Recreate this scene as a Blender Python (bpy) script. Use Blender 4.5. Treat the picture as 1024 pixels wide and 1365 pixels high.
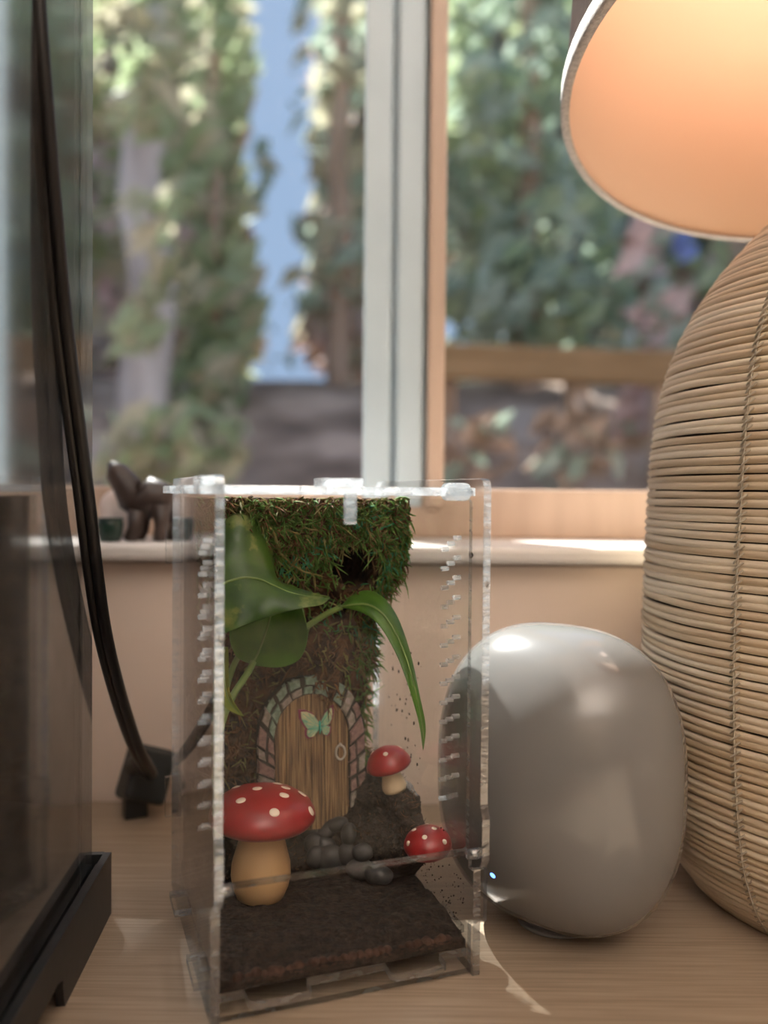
import bpy, bmesh, math, random
from mathutils import Vector, Matrix, noise
from mathutils.bvhtree import BVHTree

random.seed(7)
SC = bpy.context.scene
for _o in list(bpy.data.objects):
    bpy.data.objects.remove(_o)
COL = SC.collection
PI = math.pi

# ---------------------------------------------------------------- camera
F, HOR, ROLL, CAMZ = 1160.0, 657.0, 0.5, 0.18
PITCH = math.atan((682.5 - HOR) / F)
cam_data = bpy.data.cameras.new('camera')
cam = bpy.data.objects.new('camera', cam_data)
COL.objects.link(cam)
cam_data.sensor_fit = 'VERTICAL'
cam_data.sensor_height = 36.0
cam_data.lens = F / 1365.0 * 36.0
cam_data.clip_start = 0.01
cam_data.clip_end = 200
CAM_M = (Matrix.Translation((0, 0, CAMZ)) @ Matrix.Rotation(PI / 2 - PITCH, 4, 'X')
         @ Matrix.Rotation(math.radians(ROLL), 4, 'Z'))
cam.matrix_world = CAM_M
cam_data.dof.use_dof = True
cam_data.dof.focus_distance = 0.347
cam_data.dof.aperture_fstop = 4.8
SC.camera = cam

# ---------------------------------------------------------------- world, sun, exposure
SUN_AZ, SUN_EL = math.radians(30), math.radians(45)      # azimuth from +Y towards -X
world = bpy.data.worlds.new('sky'); SC.world = world
world.use_nodes = True
wn = world.node_tree.nodes; wl = world.node_tree.links
wn.clear()
w_out = wn.new('ShaderNodeOutputWorld'); w_bg = wn.new('ShaderNodeBackground')
w_bg.inputs['Color'].default_value = (0.44, 0.60, 0.88, 1)      # even light-blue hazy sky
w_bg.inputs['Strength'].default_value = 0.50
wl.new(w_bg.outputs[0], w_out.inputs[0])

sun_data = bpy.data.lights.new('sun', 'SUN'); sun = bpy.data.objects.new('sun', sun_data)
COL.objects.link(sun)
SUN_DIR = Vector((-math.cos(SUN_EL) * math.sin(SUN_AZ), math.cos(SUN_EL) * math.cos(SUN_AZ), math.sin(SUN_EL)))
sun.rotation_euler = SUN_DIR.to_track_quat('Z', 'Y').to_euler()
sun.location = SUN_DIR * 20
sun_data.energy = 11.0
sun_data.color = (1.0, 0.97, 0.93)
sun_data.angle = math.radians(0.6)

SC.view_settings.view_transform = 'Standard'
SC.view_settings.look = 'None'
SC.view_settings.gamma = 1.0
SC.view_settings.use_curve_mapping = False
SC.view_settings.exposure = 0.78
SC.cycles.use_denoising = True
SC.cycles.max_bounces = 14
SC.cycles.transparent_max_bounces = 40
SC.cycles.glossy_bounces = 6
SC.cycles.sample_clamp_indirect = 6.0

# ---------------------------------------------------------------- pixel helpers (1024 x 1365 frame)
CAM_R = CAM_M.to_3x3()
EYE = Vector((0, 0, CAMZ))
def ray(px, py):
    return (CAM_R @ Vector(((px - 512.0) / F, -(py - 682.5) / F, -1.0))).normalized()
def at_y(px, py, Y):
    d = ray(px, py); return EYE + d * (Y / d.y)
def at_z(px, py, z):
    d = ray(px, py); return EYE + d * ((z - CAMZ) / d.z)
def at_plane(px, py, p, n):
    d = ray(px, py); return EYE + d * ((p - EYE).dot(n) / d.dot(n))

# ---------------------------------------------------------------- materials
MATS = {}
def new_mat(name):
    m = bpy.data.materials.new(name); m.use_nodes = True
    nt = m.node_tree; nt.nodes.clear()
    out = nt.nodes.new('ShaderNodeOutputMaterial')
    MATS[name] = m
    return m, nt, out
def coords(nt, stretch=(1, 1, 1), kind='Object'):
    tc = nt.nodes.new('ShaderNodeTexCoord'); mp = nt.nodes.new('ShaderNodeMapping')
    mp.inputs['Scale'].default_value = stretch
    nt.links.new(tc.outputs[kind], mp.inputs['Vector'])
    return mp.outputs[0]
def pmat(name, c1, c2=None, scale=20, detail=4, stretch=(1, 1, 1), rough=0.6, bump=0.0, bscale=None, spec=0.5,
         coat=0.0, lo=0.35, hi=0.65, metal=0.0, bdist=0.001, trans=0.0, kind='Object', c3=None, bstretch=None):
    m, nt, out = new_mat(name)
    b = nt.nodes.new('ShaderNodeBsdfPrincipled')
    b.inputs['Roughness'].default_value = rough
    b.inputs['Specular IOR Level'].default_value = spec
    b.inputs['Metallic'].default_value = metal
    b.inputs['Coat Weight'].default_value = coat
    b.inputs['Coat Roughness'].default_value = 0.08
    b.inputs['Base Color'].default_value = (*c1, 1)
    if c2 is not None:
        v = coords(nt, stretch, kind)
        n = nt.nodes.new('ShaderNodeTexNoise'); n.inputs['Scale'].default_value = scale; n.inputs['Detail'].default_value = detail
        nt.links.new(v, n.inputs['Vector'])
        r = nt.nodes.new('ShaderNodeValToRGB')
        r.color_ramp.elements[0].position = lo; r.color_ramp.elements[0].color = (*c1, 1)
        r.color_ramp.elements[1].position = hi; r.color_ramp.elements[1].color = (*c2, 1)
        if c3 is not None:
            e = r.color_ramp.elements.new((lo + hi) / 2); e.color = (*c3, 1)
        nt.links.new(n.outputs['Fac'], r.inputs[0]); nt.links.new(r.outputs[0], b.inputs['Base Color'])
    if bump:
        v2 = coords(nt, bstretch or stretch, kind)
        n2 = nt.nodes.new('ShaderNodeTexNoise'); n2.inputs['Scale'].default_value = bscale or scale; n2.inputs['Detail'].default_value = 5
        nt.links.new(v2, n2.inputs['Vector'])
        bp = nt.nodes.new('ShaderNodeBump'); bp.inputs['Strength'].default_value = bump; bp.inputs['Distance'].default_value = bdist
        nt.links.new(n2.outputs['Fac'], bp.inputs['Height']); nt.links.new(bp.outputs[0], b.inputs['Normal'])
    if trans:
        t = nt.nodes.new('ShaderNodeBsdfTranslucent'); mx = nt.nodes.new('ShaderNodeMixShader')
        mx.inputs[0].default_value = trans
        if c2 is not None: nt.links.new(r.outputs[0], t.inputs[0])
        else: t.inputs[0].default_value = (*c1, 1)
        nt.links.new(b.outputs[0], mx.inputs[1]); nt.links.new(t.outputs[0], mx.inputs[2]); nt.links.new(mx.outputs[0], out.inputs[0])
    else:
        nt.links.new(b.outputs[0], out.inputs[0])
    return m
def glassy(name, tint, ior=1.45, gloss_rough=0.01, haze=0.0, haze_col=(0.8, 0.8, 0.8)):
    m, nt, out = new_mat(name)
    tr = nt.nodes.new('ShaderNodeBsdfTransparent'); tr.inputs[0].default_value = (*tint, 1)
    gl = nt.nodes.new('ShaderNodeBsdfGlossy'); gl.inputs['Roughness'].default_value = gloss_rough
    lw = nt.nodes.new('ShaderNodeLayerWeight'); lw.inputs[0].default_value = 0.5
    pw = nt.nodes.new('ShaderNodeMath'); pw.operation = 'POWER'; pw.inputs[1].default_value = 5.0
    nt.links.new(lw.outputs['Facing'], pw.inputs[0])
    f0 = ((ior - 1) / (ior + 1)) ** 2
    mu = nt.nodes.new('ShaderNodeMath'); mu.operation = 'MULTIPLY_ADD'; mu.use_clamp = True
    mu.inputs[1].default_value = 1 - f0; mu.inputs[2].default_value = f0
    nt.links.new(pw.outputs[0], mu.inputs[0])
    mx = nt.nodes.new('ShaderNodeMixShader')
    nt.links.new(mu.outputs[0], mx.inputs[0]); nt.links.new(tr.outputs[0], mx.inputs[1]); nt.links.new(gl.outputs[0], mx.inputs[2])
    last = mx.outputs[0]
    if haze:
        di = nt.nodes.new('ShaderNodeBsdfDiffuse'); di.inputs[0].default_value = (*haze_col, 1)
        tl = nt.nodes.new('ShaderNodeBsdfTranslucent'); tl.inputs[0].default_value = (*haze_col, 1)
        ad = nt.nodes.new('ShaderNodeMixShader'); ad.inputs[0].default_value = 0.5
        nt.links.new(di.outputs[0], ad.inputs[1]); nt.links.new(tl.outputs[0], ad.inputs[2])
        hz = nt.nodes.new('ShaderNodeMixShader')
        n = nt.nodes.new('ShaderNodeTexNoise'); n.inputs['Scale'].default_value = 60; n.inputs['Detail'].default_value = 3
        nt.links.new(coords(nt), n.inputs['Vector'])
        mr = nt.nodes.new('ShaderNodeMapRange'); mr.inputs[1].default_value = 0.3; mr.inputs[2].default_value = 0.75
        mr.inputs[3].default_value = haze * 0.4; mr.inputs[4].default_value = haze * 1.6
        nt.links.new(n.outputs['Fac'], mr.inputs[0]); nt.links.new(mr.outputs[0], hz.inputs[0])
        nt.links.new(last, hz.inputs[1]); nt.links.new(ad.outputs[0], hz.inputs[2]); last = hz.outputs[0]
    nt.links.new(last, out.inputs[0])
    return m
def emis(name, col, s):
    m, nt, out = new_mat(name)
    e = nt.nodes.new('ShaderNodeEmission'); e.inputs[0].default_value = (*col, 1); e.inputs[1].default_value = s
    nt.links.new(e.outputs[0], out.inputs[0]); return m

pmat('table_wood', (0.25, 0.185, 0.13), (0.38, 0.295, 0.215), scale=9, detail=8, stretch=(2.2, 85, 85), rough=0.40, bump=0.30, bscale=14, bdist=0.0004, coat=0.12, lo=0.3, hi=0.72)
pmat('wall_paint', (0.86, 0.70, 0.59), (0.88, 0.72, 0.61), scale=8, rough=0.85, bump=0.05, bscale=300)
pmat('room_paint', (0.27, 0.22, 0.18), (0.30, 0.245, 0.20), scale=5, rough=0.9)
pmat('ceiling_paint', (0.66, 0.62, 0.57), rough=0.9)
pmat('floor_wood', (0.22, 0.13, 0.07), (0.32, 0.2, 0.11), scale=6, stretch=(1, 12, 1), rough=0.5)
pmat('sill_paint', (0.72, 0.68, 0.65), (0.76, 0.72, 0.69), scale=12, rough=0.45)
pmat('frame_white', (0.50, 0.61, 0.68), (0.55, 0.66, 0.73), scale=14, rough=0.42)  # bluish light on the mullion is put into the white paint colour
pmat('frame_tan', (0.50, 0.37, 0.29), (0.56, 0.42, 0.33), scale=10, stretch=(8, 8, 1), rough=0.5)
glassy('window_glass', (0.96, 0.975, 0.97), ior=1.15, gloss_rough=0.0)
glassy('tank_glass', (0.62, 0.64, 0.65), ior=3.2, gloss_rough=0.075, haze=0.10, haze_col=(0.50, 0.48, 0.46))
pmat('black_plastic', (0.010, 0.010, 0.011), (0.018, 0.018, 0.019), scale=300, rough=0.42, bump=0.05, bscale=900, bdist=0.0002)
pmat('tank_shade_black', (0.012, 0.011, 0.010), rough=0.8)
pmat('silicone', (0.01, 0.01, 0.01), rough=0.3)
pmat('tank_soil', (0.016, 0.011, 0.007), (0.04, 0.026, 0.015), scale=150, rough=0.95, bump=0.8, bscale=300)
pmat('cable_black', (0.006, 0.006, 0.007), rough=0.38, bump=0.05, bscale=700)
pmat('adapter_black', (0.022, 0.025, 0.025), rough=0.45)
glassy('acrylic', (0.965, 0.97, 0.968), ior=1.26, gloss_rough=0.012, haze=0.0)
# sawn acrylic edge: fine saw lines, part clear, part frosted, glossy
def edge_mat():
    m, nt, out = new_mat('acrylic_edge')
    tr = nt.nodes.new('ShaderNodeBsdfTransparent'); tr.inputs[0].default_value = (0.86, 0.89, 0.90, 1)
    tl = nt.nodes.new('ShaderNodeBsdfTranslucent'); tl.inputs[0].default_value = (0.60, 0.63, 0.66, 1)
    gl = nt.nodes.new('ShaderNodeBsdfGlossy'); gl.inputs['Roughness'].default_value = 0.12
    n = nt.nodes.new('ShaderNodeTexNoise'); n.inputs['Scale'].default_value = 300; n.inputs['Detail'].default_value = 2
    nt.links.new(coords(nt, (0.5, 0.5, 1.6)), n.inputs['Vector'])
    mr = nt.nodes.new('ShaderNodeMapRange'); mr.inputs[1].default_value = 0.35; mr.inputs[2].default_value = 0.65
    mr.inputs[3].default_value = 0.18; mr.inputs[4].default_value = 0.50
    nt.links.new(n.outputs['Fac'], mr.inputs[0])
    bp = nt.nodes.new('ShaderNodeBump'); bp.inputs['Strength'].default_value = 0.6; bp.inputs['Distance'].default_value = 0.0006
    nt.links.new(n.outputs['Fac'], bp.inputs['Height'])
    nt.links.new(bp.outputs[0], gl.inputs['Normal']); nt.links.new(bp.outputs[0], tl.inputs['Normal'])
    a = nt.nodes.new('ShaderNodeMixShader'); nt.links.new(mr.outputs[0], a.inputs[0])
    nt.links.new(tr.outputs[0], a.inputs[1]); nt.links.new(tl.outputs[0], a.inputs[2])
    b = nt.nodes.new('ShaderNodeMixShader'); b.inputs[0].default_value = 0.28
    nt.links.new(a.outputs[0], b.inputs[1]); nt.links.new(gl.outputs[0], b.inputs[2])
    nt.links.new(b.outputs[0], out.inputs[0]); return m
edge_mat()
glassy('acrylic_hole', (0.90, 0.92, 0.93), ior=1.6, gloss_rough=0.05, haze=0.30, haze_col=(0.9, 0.92, 0.94))
pmat('soil', (0.008, 0.0055, 0.004), (0.042, 0.024, 0.015), scale=420, detail=6, rough=0.95, bump=1.0, bscale=700, bdist=0.0012)
pmat('leca', (0.05, 0.022, 0.014), (0.10, 0.05, 0.033), scale=160, rough=0.95, bump=0.5, bscale=500)
pmat('cork', (0.018, 0.010, 0.006), (0.18, 0.085, 0.036), scale=150, detail=8, rough=0.95, bump=1.0, bscale=260, bdist=0.003, lo=0.36, hi=0.70, c3=(0.085, 0.045, 0.02))
pmat('moss_green', (0.07, 0.17, 0.03), (0.17, 0.31, 0.065), scale=250, rough=0.8, trans=0.3)
pmat('moss_bright', (0.05, 0.26, 0.11), (0.10, 0.38, 0.19), scale=250, rough=0.8, trans=0.3)
pmat('moss_yellow', (0.19, 0.17, 0.05), (0.30, 0.26, 0.10), scale=250, rough=0.85, trans=0.3)
pmat('root_brown', (0.07, 0.034, 0.014), (0.20, 0.095, 0.038), scale=200, rough=0.9)
pmat('fibre_dark', (0.02, 0.013, 0.009), (0.05, 0.03, 0.02), scale=200, rough=0.95)
def leaf_mat(name, g1, g2, y, amount):
    m, nt, out = new_mat(name)
    b = nt.nodes.new('ShaderNodeBsdfPrincipled'); b.inputs['Roughness'].default_value = 0.30
    b.inputs['Specular IOR Level'].default_value = 0.5
    v = coords(nt)
    n1 = nt.nodes.new('ShaderNodeTexNoise'); n1.inputs['Scale'].default_value = 90; n1.inputs['Detail'].default_value = 4
    n2 = nt.nodes.new('ShaderNodeTexNoise'); n2.inputs['Scale'].default_value = 55; n2.inputs['Detail'].default_value = 7; n2.inputs['Roughness'].default_value = 0.65
    nt.links.new(v, n1.inputs['Vector']); nt.links.new(v, n2.inputs['Vector'])
    r1 = nt.nodes.new('ShaderNodeValToRGB')
    r1.color_ramp.elements[0].position = 0.35; r1.color_ramp.elements[0].color = (*g1, 1)
    r1.color_ramp.elements[1].position = 0.65; r1.color_ramp.elements[1].color = (*g2, 1)
    r2 = nt.nodes.new('ShaderNodeValToRGB')
    r2.color_ramp.elements[0].position = 0.62 - amount; r2.color_ramp.elements[0].color = (0, 0, 0, 1)
    r2.color_ramp.elements[1].position = 0.74 - amount; r2.color_ramp.elements[1].color = (1, 1, 1, 1)
    nt.links.new(n1.outputs['Fac'], r1.inputs[0]); nt.links.new(n2.outputs['Fac'], r2.inputs[0])
    mx = nt.nodes.new('ShaderNodeMixRGB'); mx.inputs[2].default_value = (*y, 1)
    nt.links.new(r2.outputs[0], mx.inputs[0]); nt.links.new(r1.outputs[0], mx.inputs[1])
    nt.links.new(mx.outputs[0], b.inputs['Base Color'])
    t = nt.nodes.new('ShaderNodeBsdfTranslucent'); nt.links.new(mx.outputs[0], t.inputs[0])
    s = nt.nodes.new('ShaderNodeMixShader'); s.inputs[0].default_value = 0.38
    nt.links.new(b.outputs[0], s.inputs[1]); nt.links.new(t.outputs[0], s.inputs[2]); nt.links.new(s.outputs[0], out.inputs[0])
    return m
leaf_mat('leaf_green', (0.040, 0.105, 0.016), (0.075, 0.165, 0.026), (0.25, 0.30, 0.075), 0.09)
leaf_mat('leaf_plain', (0.06, 0.16, 0.022), (0.11, 0.25, 0.035), (0.26, 0.33, 0.08), -0.04)
leaf_mat('leaf_yellow', (0.16, 0.24, 0.03), (0.30, 0.34, 0.05), (0.50, 0.46, 0.10), 0.08)
pmat('leaf_stem', (0.13, 0.22, 0.05), (0.20, 0.29, 0.08), scale=120, rough=0.45)
pmat('mushroom_red', (0.27, 0.008, 0.012), (0.33, 0.012, 0.016), scale=120, rough=0.33, coat=0.15)
pmat('mushroom_white', (0.82, 0.68, 0.56), rough=0.5)
pmat('mushroom_stem', (0.52, 0.31, 0.14), (0.62, 0.40, 0.20), scale=40, stretch=(1, 1, 0.25), rough=0.5)
pmat('pale_stem', (0.66, 0.52, 0.33), (0.72, 0.58, 0.38), scale=60, rough=0.5)
pmat('pebble', (0.028, 0.028, 0.029), (0.055, 0.054, 0.053), scale=220, rough=0.55, bump=0.15, bscale=900)
pmat('pebble_light', (0.10, 0.095, 0.088), (0.15, 0.14, 0.13), scale=220, rough=0.6, bump=0.15, bscale=900)
def wood_streaks(name, dark, mid, light):
    m, nt, out = new_mat(name)
    b = nt.nodes.new('ShaderNodeBsdfPrincipled'); b.inputs['Roughness'].default_value = 0.6
    n = nt.nodes.new('ShaderNodeTexNoise'); n.inputs['Scale'].default_value = 60; n.inputs['Detail'].default_value = 6
    nt.links.new(coords(nt, (22, 22, 0.8)), n.inputs['Vector'])
    r = nt.nodes.new('ShaderNodeValToRGB')
    r.color_ramp.elements[0].position = 0.36; r.color_ramp.elements[0].color = (*dark, 1)
    r.color_ramp.elements[1].position = 0.66; r.color_ramp.elements[1].color = (*light, 1)
    e = r.color_ramp.elements.new(0.47); e.color = (*mid, 1)
    nt.links.new(n.outputs['Fac'], r.inputs[0]); nt.links.new(r.outputs[0], b.inputs['Base Color'])
    bp = nt.nodes.new('ShaderNodeBump'); bp.inputs['Strength'].default_value = 0.9; bp.inputs['Distance'].default_value = 0.0005
    nt.links.new(n.outputs['Fac'], bp.inputs['Height']); nt.links.new(bp.outputs[0], b.inputs['Normal'])
    nt.links.new(b.outputs[0], out.inputs[0])
wood_streaks('door_wood', (0.06, 0.033, 0.015), (0.19, 0.11, 0.05), (0.36, 0.235, 0.115))
pmat('mortar', (0.03, 0.028, 0.022), rough=0.9)
pmat('stone_green', (0.13, 0.20, 0.15), (0.27, 0.37, 0.30), scale=500, rough=0.5, bump=0.4, bscale=900)
pmat('stone_grey', (0.20, 0.18, 0.15), (0.36, 0.31, 0.28), scale=500, rough=0.5, bump=0.4, bscale=900)
pmat('stone_purple', (0.16, 0.09, 0.08), (0.29, 0.18, 0.165), scale=500, rough=0.5, bump=0.4, bscale=900)
pmat('wing_cream', (0.20, 0.38, 0.26), (0.62, 0.60, 0.36), scale=300, rough=0.45)
pmat('wing_rim', (0.20, 0.02, 0.07), rough=0.4)
pmat('butterfly_body', (0.05, 0.42, 0.33), rough=0.35)
pmat('silver', (0.62, 0.60, 0.56), rough=0.3, metal=0.8)
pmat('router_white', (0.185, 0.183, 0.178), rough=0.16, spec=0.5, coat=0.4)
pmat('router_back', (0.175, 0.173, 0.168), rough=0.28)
emis('led_blue', (0.10, 0.25, 1.0), 3.0)
pmat('rubber_grey', (0.2, 0.2, 0.2), rough=0.8)
pmat('rattan_a', (0.58, 0.46, 0.32), (0.74, 0.62, 0.46), scale=14, stretch=(1, 1, 30), rough=0.6, bump=0.3, bscale=120)
pmat('rattan_b', (0.50, 0.38, 0.245), (0.66, 0.53, 0.37), scale=14, stretch=(1, 1, 30), rough=0.6, bump=0.3, bscale=120)
pmat('rattan_c', (0.64, 0.53, 0.39), (0.78, 0.67, 0.51), scale=14, stretch=(1, 1, 30), rough=0.6, bump=0.3, bscale=120)
pmat('rattan_gap_shadow', (0.05, 0.03, 0.015), rough=0.9)  # dark tone standing in for shade in the gaps between strands
pmat('stitch_cord', (0.44, 0.38, 0.29), (0.55, 0.48, 0.38), scale=300, rough=0.8)
pmat('shade_fabric', (0.34, 0.31, 0.30), (0.47, 0.43, 0.415), scale=220, detail=2, stretch=(6, 6, 1), rough=0.9, bump=0.4, bscale=300)
pmat('shade_trim', (0.40, 0.38, 0.36), (0.56, 0.53, 0.50), scale=500, rough=0.85, bump=0.5, bscale=900)
pmat('shade_lining', (0.86, 0.60, 0.44), rough=0.75)
pmat('brass', (0.45, 0.36, 0.2), rough=0.35, metal=1.0)
emis('bulb_glow', (1.0, 0.74, 0.60), 4.1)
emis('fill_glow', (1.0, 0.91, 0.84), 1080.0)  # emission of the added fill light
pmat('figurine', (0.035, 0.022, 0.018), (0.07, 0.045, 0.036), scale=80, rough=0.45)
pmat('pale_stone', (0.80, 0.66, 0.61), (0.90, 0.80, 0.76), scale=60, rough=0.5)
pmat('dark_green_glaze', (0.012, 0.035, 0.025), rough=0.3)
pmat('brown_stone', (0.08, 0.05, 0.03), (0.16, 0.11, 0.07), scale=70, rough=0.6)
# outdoors
pmat('bank_earth', (0.20, 0.135, 0.105), (0.60, 0.44, 0.36), scale=2.2, detail=6, rough=0.95, c3=(0.36, 0.255, 0.20))
pmat('rail_timber', (0.22, 0.135, 0.06), (0.31, 0.20, 0.10), scale=3, stretch=(1, 6, 6), rough=0.8)
pmat('bark_pale', (0.44, 0.37, 0.33), (0.74, 0.68, 0.64), scale=3, stretch=(2, 2, 0.6), rough=0.9)
pmat('bark_brown', (0.30, 0.21, 0.15), (0.48, 0.36, 0.28), scale=5, stretch=(2, 2, 0.4), rough=0.95)
pmat('foliage_a', (0.34, 0.44, 0.24), (0.58, 0.64, 0.42), scale=4, rough=0.7, trans=0.45)
pmat('foliage_b', (0.34, 0.44, 0.34), (0.56, 0.64, 0.54), scale=4, rough=0.7, trans=0.45)
pmat('foliage_c', (0.52, 0.50, 0.34), (0.70, 0.65, 0.50), scale=4, rough=0.7, trans=0.45)
pmat('petal_pink', (0.70, 0.50, 0.47), (0.85, 0.68, 0.65), scale=4, rough=0.7, trans=0.4)
pmat('petal_blue', (0.22, 0.30, 0.62), (0.32, 0.40, 0.72), scale=4, rough=0.7, trans=0.4)
pmat('garden_grass', (0.07, 0.09, 0.04), (0.15, 0.15, 0.08), scale=2, rough=0.95)

# ---------------------------------------------------------------- object helpers
def props(o, label=None, cat=None, group=None, kind=None):
    if label: o['label'] = label
    if cat: o['category'] = cat
    if group: o['group'] = group
    if kind: o['kind'] = kind
    return o
def empty(name, loc, rz=0.0, label=None, cat=None, group=None, rot=None):
    o = bpy.data.objects.new(name, None); COL.objects.link(o)
    o.location = loc; o.rotation_euler = rot if rot else (0, 0, rz)
    o.empty_display_size = 0.01
    return props(o, label, cat, group)
class MB:
    """collects vertices and faces, builds one mesh object"""
    def __init__(s): s.v = []; s.f = []; s.m = []; s.sm = []
    def add(s, vs, fs, mi=0, smooth=True):
        k = len(s.v); s.v += [Vector(x) for x in vs]
        for f in fs: s.f.append(tuple(i + k for i in f)); s.m.append(mi); s.sm.append(smooth)
        return s
    def box(s, a, b, mi=0):
        x0, y0, z0 = a; x1, y1, z1 = b
        return s.add([(x0, y0, z0), (x1, y0, z0), (x1, y1, z0), (x0, y1, z0), (x0, y0, z1), (x1, y0, z1), (x1, y1, z1), (x0, y1, z1)],
                     [(0, 3, 2, 1), (4, 5, 6, 7), (0, 1, 5, 4), (1, 2, 6, 5), (2, 3, 7, 6), (3, 0, 4, 7)], mi, False)
    def tube(s, pts, r, n=8, mi=0, cap=True, closed=False, flat=1.0):
        pts = [Vector(p) for p in pts]; N = len(pts)
        rs = r if isinstance(r, (list, tuple)) else [r] * N
        vs = []; fs = []
        t0 = (pts[1] - pts[0]).normalized()
        up = Vector((0, 0, 1)) if abs(t0.z) < 0.9 else Vector((0, 1, 0))
        a = t0.cross(up).normalized()
        for i, p in enumerate(pts):
            if closed: t = (pts[(i + 1) % N] - pts[i - 1]).normalized()
            else: t = (pts[min(i + 1, N - 1)] - pts[max(i - 1, 0)]).normalized()
            a = (a - t * a.dot(t)).normalized(); b = t.cross(a)
            for k in range(n):
                w = 2 * PI * k / n
                vs.append(p + a * (math.cos(w) * rs[i]) + b * (math.sin(w) * rs[i] * flat))
        M = N if closed else N - 1
        for i in range(M):
            j = (i + 1) % N
            for k in range(n):
                k2 = (k + 1) % n
                fs.append((i * n + k, i * n + k2, j * n + k2, j * n + k))
        if cap and not closed:
            fs.append(tuple(reversed(range(n)))); fs.append(tuple(range((N - 1) * n, N * n)))
        return s.add(vs, fs, mi)
    def lathe(s, prof, n=32, mi=0, c=(0, 0, 0), M=None):
        vs = []; fs = []; c = Vector(c); rings = []
        for r, z in prof:
            if r < 1e-7: rings.append([len(vs)]); vs.append(c + Vector((0, 0, z)))
            else:
                rings.append(list(range(len(vs), len(vs) + n)))
                for k in range(n):
                    w = 2 * PI * k / n; vs.append(c + Vector((r * math.cos(w), r * math.sin(w), z)))
        for A, B in zip(rings, rings[1:]):
            for k in range(n):
                k2 = (k + 1) % n
                if len(A) == 1 and len(B) == 1: continue
                if len(A) == 1: fs.append((A[0], B[k2], B[k]))
                elif len(B) == 1: fs.append((A[k], A[k2], B[0]))
                else: fs.append((A[k], A[k2], B[k2], B[k]))
        if M is not None: vs = [M @ v for v in vs]
        return s.add(vs, fs, mi)
    def ball(s, c, rad, M=None, nu=16, nv=10, e1=1.0, e2=1.0, mi=0):
        def sp(x, e): return math.copysign(abs(x) ** e, x)
        vs = []; fs = []
        for j in range(nv + 1):
            ph = -PI / 2 + PI * j / nv
            for k in range(nu):
                w = 2 * PI * k / nu
                p = Vector((rad[0] * sp(math.cos(ph), e1) * sp(math.cos(w), e2), rad[1] * sp(math.cos(ph), e1) * sp(math.sin(w), e2), rad[2] * sp(math.sin(ph), e1)))
                vs.append((M @ p if M is not None else p) + Vector(c))
        for j in range(nv):
            for k in range(nu):
                k2 = (k + 1) % nu
                fs.append((j * nu + k, j * nu + k2, (j + 1) * nu + k2, (j + 1) * nu + k))
        return s.add(vs, fs, mi)
    def prism(s, poly, y0, y1, mi=0, smooth=False, inset=0.0):
        """polygon in x,z extruded along y; inset shrinks the y0 (front) face"""
        n = len(poly); cx = sum(p[0] for p in poly) / n; cz = sum(p[1] for p in poly) / n
        def shr(p, k): return (cx + (p[0] - cx) * k, cz + (p[1] - cz) * k)
        rows = [[(p[0], y1, p[1]) for p in poly]]
        if inset:
            ym = y0 + (y1 - y0) * 0.35
            rows.append([(p[0], ym, p[1]) for p in poly])
            rows.append([(q[0], y0, q[1]) for q in (shr(p, 1 - inset) for p in poly)])
        else: rows.append([(p[0], y0, p[1]) for p in poly])
        vs = [v for r in rows for v in r]; fs = [tuple(range(n))]
        for i in range(len(rows) - 1):
            for k in range(n):
                k2 = (k + 1) % n; fs.append((i * n + k, i * n + k2, (i + 1) * n + k2, (i + 1) * n + k))
        fs.append(tuple(reversed(range((len(rows) - 1) * n, len(rows) * n))))
        return s.add(vs, fs, mi, smooth)
    def build(s, name, mats, parent=None, world=False, fix=True):
        """world=True: the vertices are world coordinates and are brought into the parent's space"""
        mats = [mats] if isinstance(mats, str) else mats
        vs = s.v
        if world and parent is not None:
            M = parent.matrix_basis.copy(); p = parent.parent
            while p is not None: M = p.matrix_basis @ M; p = p.parent
            I = M.inverted(); vs = [I @ v for v in vs]
        me = bpy.data.meshes.new(name); me.from_pydata([tuple(v) for v in vs], [], s.f)
        for mm in mats: me.materials.append(MATS[mm])
        me.polygons.foreach_set('material_index', s.m); me.polygons.foreach_set('use_smooth', s.sm)
        if fix:
            bm = bmesh.new(); bm.from_mesh(me)
            bmesh.ops.remove_doubles(bm, verts=bm.verts, dist=1e-7)
            bmesh.ops.recalc_face_normals(bm, faces=bm.faces)
            bm.to_mesh(me); bm.free()
        me.update()
        o = bpy.data.objects.new(name, me); COL.objects.link(o); o.parent = parent
        return o
def bevel(o, w, seg=2):
    m = o.modifiers.new('bevel', 'BEVEL'); m.width = w; m.segments = seg; m.limit_method = 'ANGLE'; m.angle_limit = 0.6
    return o
def structure(o, label=None):
    o['kind'] = 'structure'
    if label: o['label'] = label
    return o
def bvh_of(o, M=None):
    M = M or o.matrix_basis
    if o.parent is not None: M = o.parent.matrix_basis @ M
    return BVHTree.FromPolygons([M @ v.co for v in o.data.vertices], [tuple(p.vertices) for p in o.data.polygons])
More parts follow.
